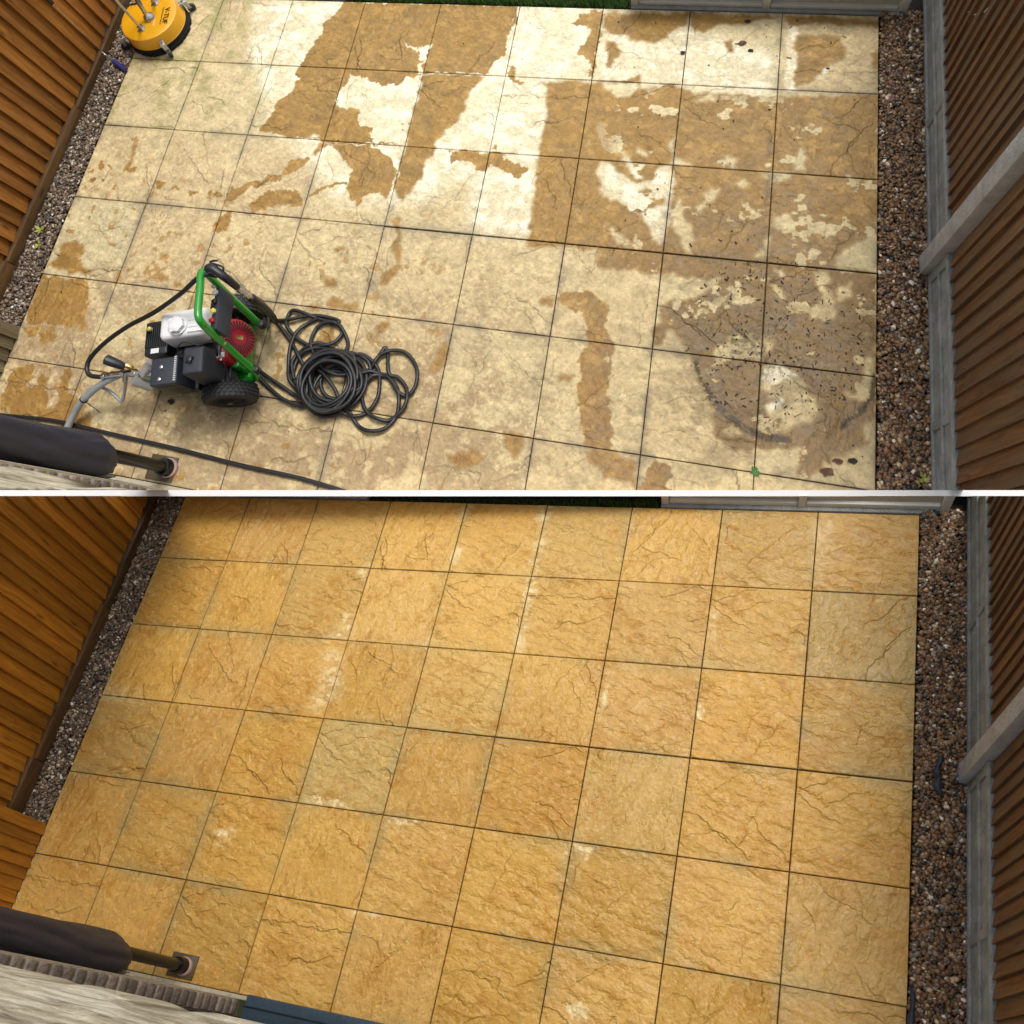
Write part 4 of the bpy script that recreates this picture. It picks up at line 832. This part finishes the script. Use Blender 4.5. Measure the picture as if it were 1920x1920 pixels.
build(Y,'drop_pipe',MB().tube([(0.862,-2.268,.225),(.858,-2.285,.215),(0.853,-2.305,.2)],.011,8),M['steel'],pw)
build(Y,'brass_valve',MB().lathe((.879,-2.24,.245),(-.5,.2,.6),[(-.02,.012),(.01,.014),(.018,.009)],8),M['brass'],pw)
build(Y,'pressure_knob',MB().tube([(.866,-2.247,.25),(.853,-2.245,.262),(.815,-2.238,.285),(.795,-2.234,.297),(.790,-2.233,.30)],[.013,.019,.023,.023,.014],14),M['black_plastic'],pw)
# exhaust box
mu=bx_('exhaust_box',-0.118,0.005,-0.205,-0.085,0.20,0.352,M['slate_plastic'],.008,3)
bx_('exhaust_side',-0.108,0.02,-0.198,-0.092,0.15,0.20,M['black_plastic'],.005)
for i in range(13): bx_('vent_slot',-0.010,0.0005,-0.192+.0085*i,-0.1885+.0085*i,.3525,.3535,M['label_white'],0)
for a,b in ((-.07,-.125),(-.075,-.178)):
    build(Y,'bolt',MB().lathe(Lc(a,b,.352),UP,[(0,.009),(.003,.009),(.005,.005)],12),M['steel'],pw)
# air filter
af=bx_('air_filter',0.048,0.152,-0.195,-0.062,0.20,0.395,M['slate_plastic'],.014,4,top=(.004,.006,.006,.006))
bx_('filter_base',0.04,0.17,-0.19,-0.055,0.14,0.20,M['black_plastic'],.008)
mb=MB(); kc=Vector(Lc(0.088,-0.125,.395)); mb.lathe(kc,UP,[(0,.012),(.010,.013),(.013,.008)],14)
for i in range(4):
    a=math.pi/2*i+.7; mb.tube([kc+Vector((.012*math.cos(a),.012*math.sin(a),z)) for z in(0,.011)],.0075,8)
build(Y,'filter_knob',mb,M['black_plastic'],pw)
build(Y,'exhaust_outlet',MB().lathe(Lc(0.055,-0.215,.17),BY,[(-.018,.02),(-.012,.03),(.012,.03)],16),M['galv'],pw)
build(Y,'fuel_line',MB().tube(spline([Lc(.17,-.06,.33),Lc(.185,-.10,.33),Lc(.19,-.15,.28),Lc(.17,-.19,.2)],4),.003,6),M['black_rubber'],pw)
build(Y,'throttle_cable',MB().tube(spline([Lc(.16,-.04,.36),Lc(.13,-.07,.40),Lc(.06,-.05,.41),Lc(.0,-.065,.36)],5),.0028,6),M['black_rubber'],pw)
build(Y,'plug_lead',MB().tube(spline([Lc(.03,-.06,.33),Lc(.02,-.075,.36),Lc(-.02,-.08,.33),Lc(-.03,-.07,.27)],5),.005,7),M['black_rubber'],pw)
build(Y,'control_lever',MB().tube([Lc(.17,-.085,.30),Lc(.19,-.11,.33),Lc(.195,-.125,.335)],[.004,.004,.006],7),M['steel'],pw)
for i in range(6): bx_('side_louvre',-0.095+.018*i,-0.083+.018*i,-0.2065,-0.204,.235,.32,M['black_plastic'],0)
for a,b in ((-.30,-.08),(-.26,-.115),(-.11,-.155),(.18,-.16)):
    build(Y,'bolt',MB().lathe(Lc(a,b,.088),UP,[(0,.007),(.004,.007)],6),M['steel'],pw,ang=20)
# nozzle panel hanging from the frame
mb=MB().prism([(1.378,-1.915,.50),(1.432,-1.925,.47),(1.468,-2.105,.47),(1.412,-2.10,.50)],[(1.372,-1.905,.535),(1.400,-1.905,.545),(1.440,-2.085,.545),(1.407,-2.095,.535)])
npn=build(Y,'nozzle_panel',mb,M['slate_plastic'],pw,bevel=.006)
for t_,mm in ((.14,'label_white'),(.38,'label_black'),(.62,'yellow_plastic'),(.86,'red_plastic')):
    c=(1.381+.035*t_,-1.912-.165*t_,.54)
    nz_=build(Y,'spray_nozzle',MB().lathe(c,(-.25,-.1,1),[(-.004,.013),(.008,.0125),(.012,.009),(.012,.003),(.020,.003)],6),M[mm],npn,ang=20)
build(Y,'support_bar',MB().tube([(1.415,-2.09,.56),(1.37,-2.13,.40),(1.33,-2.15,.30)],.004,6),M['black_plastic'],pw)
for p in ((1.372,-1.915,.55),(1.418,-2.10,.54),(1.435,-2.12,.45)):
    build(Y,'bolt',MB().lathe(p,(-.3,-.2,1),[(-.006,.007),(.006,.007)],8),M['steel'],pw)
build(Y,'hose_arc',MB().tube(spline([(1.41,-1.88,.60),(1.35,-1.895,.62),(1.237,-1.959,.55),(1.069,-2.029,.45),(0.887,-2.085,.35),(0.752,-2.151,.28),(0.654,-2.218,.22),(0.634,-2.265,.2),(0.66,-2.300,.195),(0.726,-2.301,.2)],6),.0105,10),M['black_rubber'],pw,ang=80)

# ---------------- spray gun hooked on the frame
sg=empty(Y,'spray_gun',(1.42,-1.88,.06),'black spray gun and lance with silver coupling leaning on the green washer frame','spray gun')
build(Y,'gun_body',MB().tube(spline([(1.390,-1.874,.645),(1.400,-1.870,.655),(1.419,-1.871,.66),(1.453,-1.887,.64),(1.472,-1.897,.61),(1.486,-1.907,.56)],4),[.012,.015,.019,.02,.02,.02,.0195,.019,.019,.018,.018,.018,.018,.018,.017,.017,.017,.016,.016,.015,.015],12),M['black_plastic'],sg,ang=80)
build(Y,'trigger_guard',MB().tube(spline([(1.459,-1.885,.64),(1.462,-1.866,.655),(1.456,-1.858,.66),(1.425,-1.853,.665),(1.406,-1.851,.665),(1.402,-1.845,.665),(1.418,-1.839,.665),(1.43,-1.838,.665)],4),.0045,7),M['black_plastic'],sg,ang=80)
build(Y,'coupling',MB().tube([(1.486,-1.907,.555),(1.4985,-1.9155,.50),(1.503,-1.918,.475)],[.012,.015,.013],10),M['steel'],sg)
for t_ in (0.15,.45,.75): 
    c=Vector((1.486,-1.907,.555)).lerp(Vector((1.503,-1.918,.475)),t_)
    build(Y,'coupling_ring',MB().lathe(c,(.2,-.13,-.97),[(-.006,.018),(.006,.018)],10),M['steel'],sg)
build(Y,'lance_sleeve',MB().tube(spline([(1.503,-1.918,.475),(1.507,-1.921,.44),(1.49,-1.914,.35),(1.455,-1.905,.22),(1.43,-1.905,.12),(1.415,-1.91,.06)],4),[.014]+[.019]*8+[.018]*4+[.016]*4+[.014]*4,12),M['black_rubber'],sg,ang=80)
# ---------------- high pressure hose in a heap
HP=[[(1.222,-1.79),(1.282,-1.82),(1.345,-1.864),(1.406,-1.907),(1.497,-1.986),(1.551,-2.04),(1.608,-2.107),(1.645,-2.17),(1.657,-2.228),(1.641,-2.264),(1.6,-2.265),(1.526,-2.246),(1.442,-2.203),(1.365,-2.153)],[(1.357,-2.128),(1.439,-2.164),(1.519,-2.196),(1.588,-2.225),(1.644,-2.242),(1.707,-2.258)],[(1.257,-1.851),(1.35,-1.882),(1.401,-1.889),(1.465,-1.879),(1.534,-1.853),(1.602,-1.842),(1.674,-1.847),(1.71,-1.86),(1.694,-1.869),(1.656,-1.867),(1.601,-1.856),(1.541,-1.845),(1.489,-1.833),(1.456,-1.834),(1.441,-1.862),(1.452,-1.906),(1.483,-1.938),(1.53,-1.968),(1.592,-1.987),(1.656,-1.983),(1.706,-1.963),(1.732,-1.925),(1.728,-1.894),(1.694,-1.869),(1.647,-1.87),(1.611,-1.891),(1.594,-1.929),(1.598,-1.977),(1.62,-2.018),(1.658,-2.057),(1.694,-2.087),(1.735,-2.103),(1.783,-2.111),(1.825,-2.099),(1.849,-2.07),(1.846,-2.032),(1.815,-2.01),(1.763,-2.004),(1.716,-2.015),(1.682,-2.041),(1.654,-2.075),(1.63,-2.117)],[(1.6,-1.853),(1.545,-1.89),(1.515,-1.934),(1.502,-1.985),(1.502,-2.034),(1.515,-2.098),(1.538,-2.151),(1.577,-2.188),(1.621,-2.212)],[(1.667,-1.875),(1.709,-1.874),(1.745,-1.905),(1.777,-1.954),(1.786,-2.005)],[(1.567,-2.156),(1.535,-2.095),(1.533,-2.056),(1.555,-2.022),(1.593,-1.991),(1.634,-1.972),(1.687,-1.979),(1.739,-1.999),(1.807,-1.998),(1.864,-2.008),(1.902,-2.033),(1.92,-2.086),(1.909,-2.13),(1.895,-2.161),(1.861,-2.199)],[(1.595,-2.186),(1.552,-2.136),(1.549,-2.063),(1.582,-2.019),(1.636,-1.994),(1.691,-1.992),(1.744,-2.002),(1.804,-2.02)],[(1.873,-2.078),(1.909,-2.062),(1.93,-2.021),(1.95,-1.975),(1.96,-1.952),(1.978,-1.98),(1.996,-2.034),(2.014,-2.073),(2.05,-2.077),(2.093,-2.109),(2.117,-2.155),(2.114,-2.2),(2.09,-2.24),(2.054,-2.27),(2.011,-2.272),(1.964,-2.259),(1.926,-2.227),(1.901,-2.185),(1.861,-2.149)],[(1.922,-2.022),(1.956,-1.983),(2.004,-1.96),(2.058,-1.961),(2.105,-1.994),(2.139,-2.044),(2.143,-2.102),(2.126,-2.141),(2.099,-2.153),(2.07,-2.141),(2.041,-2.112),(2.002,-2.079),(1.961,-2.072),(1.916,-2.07),(1.878,-2.096)],[(1.843,-1.998),(1.876,-2.002),(1.917,-2.023),(1.954,-2.06),(1.977,-2.12),(1.982,-2.174),(1.965,-2.226),(1.934,-2.259),(1.895,-2.277),(1.854,-2.274),(1.814,-2.256)],[(1.868,-2.26),(1.893,-2.289),(1.927,-2.317),(1.978,-2.329),(2.031,-2.317),(2.063,-2.289),(2.085,-2.241),(2.085,-2.184),(2.063,-2.129),(2.024,-2.093),(1.976,-2.079),(1.934,-2.089),(1.906,-2.135),(1.891,-2.178)],[(1.628,-2.078),(1.69,-2.105),(1.74,-2.136),(1.782,-2.173),(1.809,-2.207)]]
hs_=empty(Y,'high_pressure_hose',(1.75,-2.14,0),'long black high pressure hose heaped in loose coils beside the washer','hose')
HR=0.0090
for i,p in enumerate(HP):
    pts=[]; n=len(p)
    for j,(x,y) in enumerate(p):
        z=HR+.004+.012*((i*7+j*3)%4)/3+(0.03 if (x-1.755)**2+(y+2.145)**2<.15**2 else 0)
        pts.append((x,y,z))
    if i==0: pts[0]=(1.34,-1.93,.12); pts[1]=(1.39,-1.95,.08)
    build(Y,'loose_loop',MB().tube(spline(pts,5),HR,9),M['black_rubber'],hs_,ang=80)
rr=random.Random(12)
lvl=[(.150,1),(.132,1),(.114,1),(.145,2),(.127,2),(.109,2),(.138,3),(.120,3),(.102,3),(.09,2),(.131,4),(.113,4),(.078,1)]
for i,(rd,lv) in enumerate(lvl):
    cx,cy=1.757+rr.uniform(-.022,.022),-2.150+rr.uniform(-.020,.020); el=rr.uniform(.82,1.08); ph_=rr.uniform(0,6.28)
    pts=[(cx+rd*math.cos(a)*(1+.07*math.sin(2*a+ph_)),cy+rd*el*math.sin(a)*(1+.03*math.sin(3*a+ph_)),HR+.0185*(lv-1)+.009*math.sin(a+ph_*2)+.008) for a in [2*math.pi*q/40 for q in range(40)]]
    build(Y,'coil_turn',MB().tube(pts,HR,9,closed=True),M['black_rubber'],hs_,ang=80)
# long hose across the patio
o=build(Y,'supply_hose',MB().tube(spline([(x,y,.011) for x,y in [(-0.086,-2.529),(0.103,-2.528),(0.403,-2.512),(0.707,-2.525),(1.084,-2.541),(1.418,-2.562),(1.707,-2.572),(1.915,-2.592),(2.068,-2.612),(2.3,-2.66)]],6),.0095,9),M['black_rubber'],ang=80)
tag(o,'straight black hose running across the near slabs in front of the washer','hose')
# suction hoses
sh=empty(Y,'suction_hose',(0.55,-2.5,0),'translucent grey suction hose curving from the washer pump towards the parasol','hose')
build(Y,'main_hose',MB().tube(spline([(0.81,-2.275,.19),(0.744,-2.311,.18),(0.66,-2.361,.14),(0.583,-2.418,.095),(0.525,-2.492,.045),(0.503,-2.56,.025),(0.50,-2.651,.022)],6),.0165,12),M['clear_hose'],sh,ang=80)
build(Y,'side_hose',MB().tube(spline([(0.66,-2.343,.15),(0.60,-2.385,.105),(0.55,-2.45,.06),(0.50,-2.53,.022),(0.485,-2.62,.016)],6),.0085,8),M['clear_hose'],sh,ang=80)
build(Y,'return_tube',MB().tube(spline([(0.66,-2.350,.14),(0.70,-2.340,.14),(0.738,-2.351,.12),(0.775,-2.374,.10),(0.789,-2.381,.098),(0.800,-2.370,.105),(0.827,-2.332,.15),(0.855,-2.298,.2)],6),.0078,8),M['clear_hose'],sh,ang=80)
build(Y,'cable_tie',MB().tube([(0.600,-2.385,.115),(0.607,-2.405,.118),(.618,-2.412,.105),(0.66,-2.44,.05)],.0025,5),M['black_plastic'],sh)
build(Y,'cable_tie',MB().lathe((0.603,-2.402,.107),(.7,.6,.5),[(-.003,.0195),(.003,.0195)],14),M['black_plastic'],sh)

# ---------------- surface cleaner
sf=empty(Y,'surface_cleaner',(0.118,-0.245,0),'round yellow rotary surface cleaner on castors standing at the far left corner slab','surface cleaner')
cx,cy=0.118,-0.245
build(Y,'brush_skirt',MB().lathe((cx,cy,0),UP,[(0.004,.172),(0.004,.186),(.045,.182),(.045,.165)],72),M['brush'],sf)
mb=MB(); rr=random.Random(2)
for i in range(90):
    a=2*math.pi*i/90; mb.obox((cx+.184*math.cos(a),cy+.184*math.sin(a),.012),(math.cos(a),math.sin(a),0),(-math.sin(a),math.cos(a),0),UP,rr.uniform(.004,.01),.006,.010)
build(Y,'bristles',mb,M['brush'],sf,smooth=False)
disc=build(Y,'disc_cover',MB().lathe((cx,cy,0),UP,[(.042,.178),(.046,.1805),(.05,.178),(.112,.174),(.124,.170),(.129,.160),(.130,.12),(.1315,.06),(.131,.003)],72),M['yellow_paint'],sf,ang=30)
for i,a in enumerate((-.9,-2.45,.75,2.3)):
    ca_,sa_=math.cos(a),math.sin(a)
    cs=empty(Y,'castor',(cx+.2*ca_,cy+.2*sa_,.02)); cs.location=W(Y,(cx+.2*ca_,cy+.2*sa_,.02))-sf.location; cs.parent=sf
    mb=MB(); mb.obox((cx+.192*ca_,cy+.192*sa_,.088),(ca_,sa_,0),(-sa_,ca_,0),UP,.028,.013,.003); mb.obox((cx+.18*ca_,cy+.18*sa_,.072),(ca_,sa_,0),(-sa_,ca_,0),UP,.003,.013,.018); build(Y,'bracket',mb,M['galv'],cs,bevel=.001)
    build(Y,'fork',MB().prism([(cx+.205*ca_+.011*sa_*s1,cy+.205*sa_-.011*ca_*s1,.03) for s1 in(-1,1)]+[(cx+.225*ca_+.011*sa_*s1,cy+.225*sa_-.011*ca_*s1,.03) for s1 in(1,-1)],[(cx+.195*ca_+.012*sa_*s1,cy+.195*sa_-.012*ca_*s1,.085) for s1 in(-1,1)]+[(cx+.215*ca_+.012*sa_*s1,cy+.215*sa_-.012*ca_*s1,.085) for s1 in(1,-1)]),M['galv'],cs,bevel=.001)
    build(Y,'castor_wheel',MB().lathe((cx+.222*ca_,cy+.222*sa_,.024),(-sa_,ca_,0),[(-.008,.018),(-.0085,.024),(.0085,.024),(.008,.018)],20),M['slate_plastic'],cs)
    build(Y,'bolt',MB().lathe((cx+.2*ca_,cy+.2*sa_,.091),UP,[(0,.007),(.005,.007)],6),M['steel'],cs,ang=20)
build(Y,'swivel_dome',MB().lathe((0.135,-0.262,.131),UP,[(0,.034),(.006,.033),(.020,.028),(.032,.017),(.038,.012),(.05,.012)],28),M['steel'],sf)
build(Y,'swivel_fitting',MB().tube([(.135,-.262,.165),(.132,-.252,.20),(.126,-.238,.235),(.12,-.225,.27)],[.013,.012,.015,.012],8),M['steel'],sf)
build(Y,'feed_hose',MB().tube(spline([(.12,-.225,.27),(.11,-.21,.33),(.12,-.18,.45),(.14,-.14,.6)],5),.011,8),M['black_rubber'],sf,ang=80)
build(Y,'feed_hose',MB().tube(spline([(.126,-.238,.235),(.105,-.265,.25),(.085,-.30,.29),(.09,-.32,.34),(.11,-.32,.42),(.13,-.30,.52)],5),.0065,8),M['black_rubber'],sf,ang=80)
for bxx,byy,ex,ey in ((.112,-.338,.270,-.447),(.13,-.155,.30,-.262)):
    mb=MB(); mb.obox((bxx,byy,.134),(1,.25,0),(-.25,1,0),UP,.022,.019,.0025); build(Y,'handle_bracket',mb,M['galv'],sf,bevel=.001)
    mb=MB(); mb.obox((bxx,byy,.147),(1,.25,0),(-.25,1,0),UP,.012,.013,.011); build(Y,'handle_clamp',mb,M['steel'],sf,bevel=.003)
    build(Y,'handle_tube',MB().tube([(bxx,byy,.148),(bxx+(ex-bxx)*.3,byy+(ey-byy)*.3,.29),(ex,ey,.6)],.0075,10),M['galv'],sf)
def text_obj(s,p,dirv,upv,size,name,m,par):
    cu=bpy.data.curves.new(name,'FONT'); cu.body=s; cu.size=1.0; cu.align_x='CENTER'; cu.offset=0.02; cu.resolution_u=3
    to=bpy.data.objects.new('tmp',cu); sc.collection.objects.link(to); dg=bpy.context.evaluated_depsgraph_get(); dg.update()
    me=bpy.data.meshes.new_from_object(to.evaluated_get(dg)); d=Vector(dirv).normalized(); u=Vector(upv).normalized(); mb=MB()
    mb.add([Vector(p)+d*v.co.x*size+u*v.co.y*size for v in me.vertices],[tuple(f.vertices) for f in me.polygons]); bpy.data.objects.remove(to)
    return build(Y,name,mb,m,par,smooth=False)
td=(.17,-.985,0); tu=(.985,.17,0)
text_obj('V-TUF',(.222,-.243,.1325),td,tu,.042,'lettering',M['label_black'],disc)
text_obj('Patio & Surface Cleaner',(.206,-.246,.1325),td,tu,.0125,'lettering',M['label_black'],disc)
# ---------------- lance on the fence
ln=empty(Y,'spray_lance',(0,-.54,0),'thin steel spray lance with a blue nozzle guard leaning against the left fence','lance')
build(Y,'nozzle_guard',MB().tube([(.008,-.543,.018),(-.035,-.522,.024),(-.082,-.497,.034)],[.0125,.0135,.0125],12),M['blue_plastic'],ln)
build(Y,'tube',MB().tube(spline([(-.08,-.498,.034),(-.105,-.485,.04),(-.145,-.464,.06),(-.152,-.460,.12),(-.153,-.453,.48),(-.155,-.45,.6)],5),.0032,7),M['steel'],ln,ang=80)
build(Y,'nozzle_collar',MB().tube([(-.078,-.499,.034),(-.097,-.489,.039)],.008,8),M['steel'],ln)
build(Y,'grip',MB().tube([(-.153,-.453,.475),(-.155,-.45,.52),(-.157,-.448,.70)],[.012,.014,.014],10),M['black_plastic'],ln)
# ---------------- leaves, twigs, weed
def leaf(Y,p,r,seed,m,name,label,cat,grp=None):
    q=random.Random(seed); n=9; c=Vector(p); a0=q.uniform(0,6.28)
    ring=[(c.x+r*(.55+.6*q.random())*math.cos(a0+2*math.pi*i/n)*1.3, c.y+r*(.5+.5*q.random())*math.sin(a0+2*math.pi*i/n), c.z+.002+r*.35*q.random()) for i in range(n)]
    mb=MB(); mb.add([(c.x,c.y,c.z+.001)]+ring,[(0,1+i,1+(i+1)%n) for i in range(n)])
    mb.add([(c.x,c.y,c.z-.0005)]+[(x,y,z-.001) for x,y,z in ring],[(0,1+(i+1)%n,1+i) for i in range(n)])
    o=build(Y,name,mb,m,smooth=False); tag(o,label,cat,grp or 'dead leaves on the stained patio'); return o
leaf(Y,(3.871,-2.205,.002),.022,1,M['dry_leaf'],'dead_leaf','curled red-brown dead leaf near the wide right gravel strip, lower of the two','leaf')
leaf(Y,(3.909,-2.158,.002),.015,2,M['dry_leaf'],'dead_leaf','small dark red leaf just above the curled one near the right gravel strip','leaf')
leaf(Y,(3.965,-2.147,.002),.014,3,M['dark_leaf'],'dead_leaf','dark folded leaf close to the gravel edge of the last slab column','leaf')
leaf(Y,(0.977,-2.337,.002),.017,4,M['dark_leaf'],'dead_leaf','small black shrivelled leaf on the slab in front of the washer','leaf')
dk=[(3.438,-.108),(3.383,-.10),(3.454,-.138),(2.91,.0)]
leaf(Y,(3.419,-.193,.002),.017,6,M['dry_leaf'],'dead_leaf','dark brown leaf on the far slabs nearest the joint of the last two columns','leaf')
leaf(Y,(3.435,-.06,.002),.014,7,M['dark_leaf'],'dead_leaf','blackish leaf on the far slab second from the right, closest to the pale screen','leaf')
leaf(Y,(3.46,-.235,.002),.013,8,M['dark_leaf'],'dead_leaf','small crumpled black leaf lying on the joint before the last far slab','leaf')
leaf(Y,(3.135,-.265,.002),.013,9,M['dark_leaf'],'dead_leaf','small dark leaf alone in the middle of a pale far slab','leaf')
DEB=[(2.981,-0.083),(3.527,-0.079),(3.543,-0.222),(3.587,-0.261),(3.268,-0.331),(3.473,-0.238),(3.67,-0.047),(3.644,-0.268),(3.833,-0.171),(3.927,-0.426),(3.396,-0.197),(3.335,-1.093),(3.32,-1.091),(3.539,-1.103),(2.817,-1.129),(2.324,-0.34),(0.962,-2.382),(1.543,-1.641),(3.109,-0.452),(3.54,-1.222),(3.462,-1.268),(3.393,-1.263),(3.485,-1.432),(3.457,-1.522),(3.559,-1.898),(3.87,-2.206),(3.912,-2.158),(4.0,-2.126),(3.729,-2.155),(3.921,-1.551),(3.648,-1.56),(3.904,-1.97),(3.966,-2.088)]
mb=MB(); q=random.Random(4)
pts=list(DEB)
for i in range(330):
    a=q.uniform(0,6.28); r_=.37*q.random()**.5; pts.append((3.64+r_*math.cos(a),-1.69+r_*math.sin(a)))
for i in range(40): pts.append((q.uniform(2.7,4.0),q.uniform(-1.5,-.02)))
for i in range(26): pts.append((q.uniform(.05,4.0),q.uniform(-2.6,-.1)))
for (x,y) in pts:
    a=q.uniform(0,6.28); l=.0018+.008*q.random()**3; w_=q.uniform(.0008,.0028)
    if q.random()<.35: l*=1.5; w_*=.5
    mb.obox((x,y,.0035),(math.cos(a),math.sin(a),q.uniform(-.2,.2)),(-math.sin(a),math.cos(a),0),UP,l,w_,.0015)
o=build(Y,'leaf_litter',mb,M['dark_leaf'],smooth=False); tag(o,'tiny black leaf crumbs and twigs scattered over the stained patio','litter',kind='stuff')
def sprig(Y,p,n,r,m,label,seed):
    q=random.Random(seed); mb=MB()
    for i in range(n):
        a=6.28*i/n+q.uniform(-.3,.3); d=Vector((math.cos(a),math.sin(a),.45)).normalized(); s_=Vector((-math.sin(a),math.cos(a),0)); c=Vector(p); L_=r*q.uniform(.7,1.1)
        mb.add([c,c+d*L_*.5+s_*L_*.24,c+d*L_,c+d*L_*.5-s_*L_*.24,c+d*L_*.5-Vector((0,0,.002))],[(0,1,2),(0,2,3),(0,4,1),(0,3,4),(1,4,2),(2,4,3)])
    o=build(Y,'weed',mb,m,smooth=False,clip=True); tag(o,label,'weed','small weeds around the stained patio')
sprig(Y,(3.602,-2.245,-.002),9,.026,M['green_leaf'],'tiny green weed growing in the slab joint below the round stain',1)
sprig(Y,(-.114,-1.564,.008),5,.04,M['yellow_leaf'],'yellow-green seedling in the left gravel of the stained yard, upper of two',2)
sprig(Y,(-.085,-1.650,.008),4,.032,M['yellow_leaf'],'yellow-green seedling in the left gravel of the stained yard, lower of two',3)
sprig(Y,(4.217,-2.175,.008),5,.03,M['yellow_leaf'],'yellow-green leaf sprig in the right gravel close to the white kerb',4)
o=build(Y,'loose_string',MB().tube(spline([(4.262,-0.394,.526),(4.262,-.42,.55),(4.262,-0.455,.585),(4.262,-0.512,.661),(4.262,-0.54,.73),(4.262,-0.564,.801)],5),.0022,5),M['label_white'],ang=80)
tag(o,'short curl of pale string caught on the right fence of the stained yard','string')

# ================================================================ the clean yard's torn membrane
Y=YL
def rag(path,wid,seed,label):
    q=random.Random(seed); rings=[]
    P=spline([(x,y,.018) for x,y in path],4)
    ww=[w for w in wid]; 
    for i,p in enumerate(P):
        t=i/(len(P)-1)*(len(ww)-1); a=int(min(t,len(ww)-2)); f=t-a; w_=ww[a]*(1-f)+ww[a+1]*f
        rings.append([(p.x+w_*c_*(1+q.uniform(-.25,.25)),p.y+q.uniform(-.003,.003),p.z+h_+q.uniform(-.002,.002)) for c_,h_ in ((-1,-.004),(-.5,.006),(0,.009),(.5,.006),(1,-.004),(0,-.006))])
    o=build(Y,'weed_membrane',MB().rings(rings),M['membrane'],ang=80); tag(o,label,'membrane')
rag([(4.150,-1.235),(4.142,-1.262),(4.132,-1.30),(4.14,-1.335),(4.137,-1.37),(4.155,-1.41)],[.006,.016,.008,.020,.008,.022,.012,.006],1,'torn black plastic membrane showing through the right gravel of the clean yard')
rag([(4.062,-2.17),(4.064,-2.23),(4.060,-2.3),(4.06,-2.4)],[.005,.01,.012,.01],2,'black membrane edge along the last slab in the near right corner')
bpy.context.view_layer.update()
print('objects',len(bpy.data.objects))
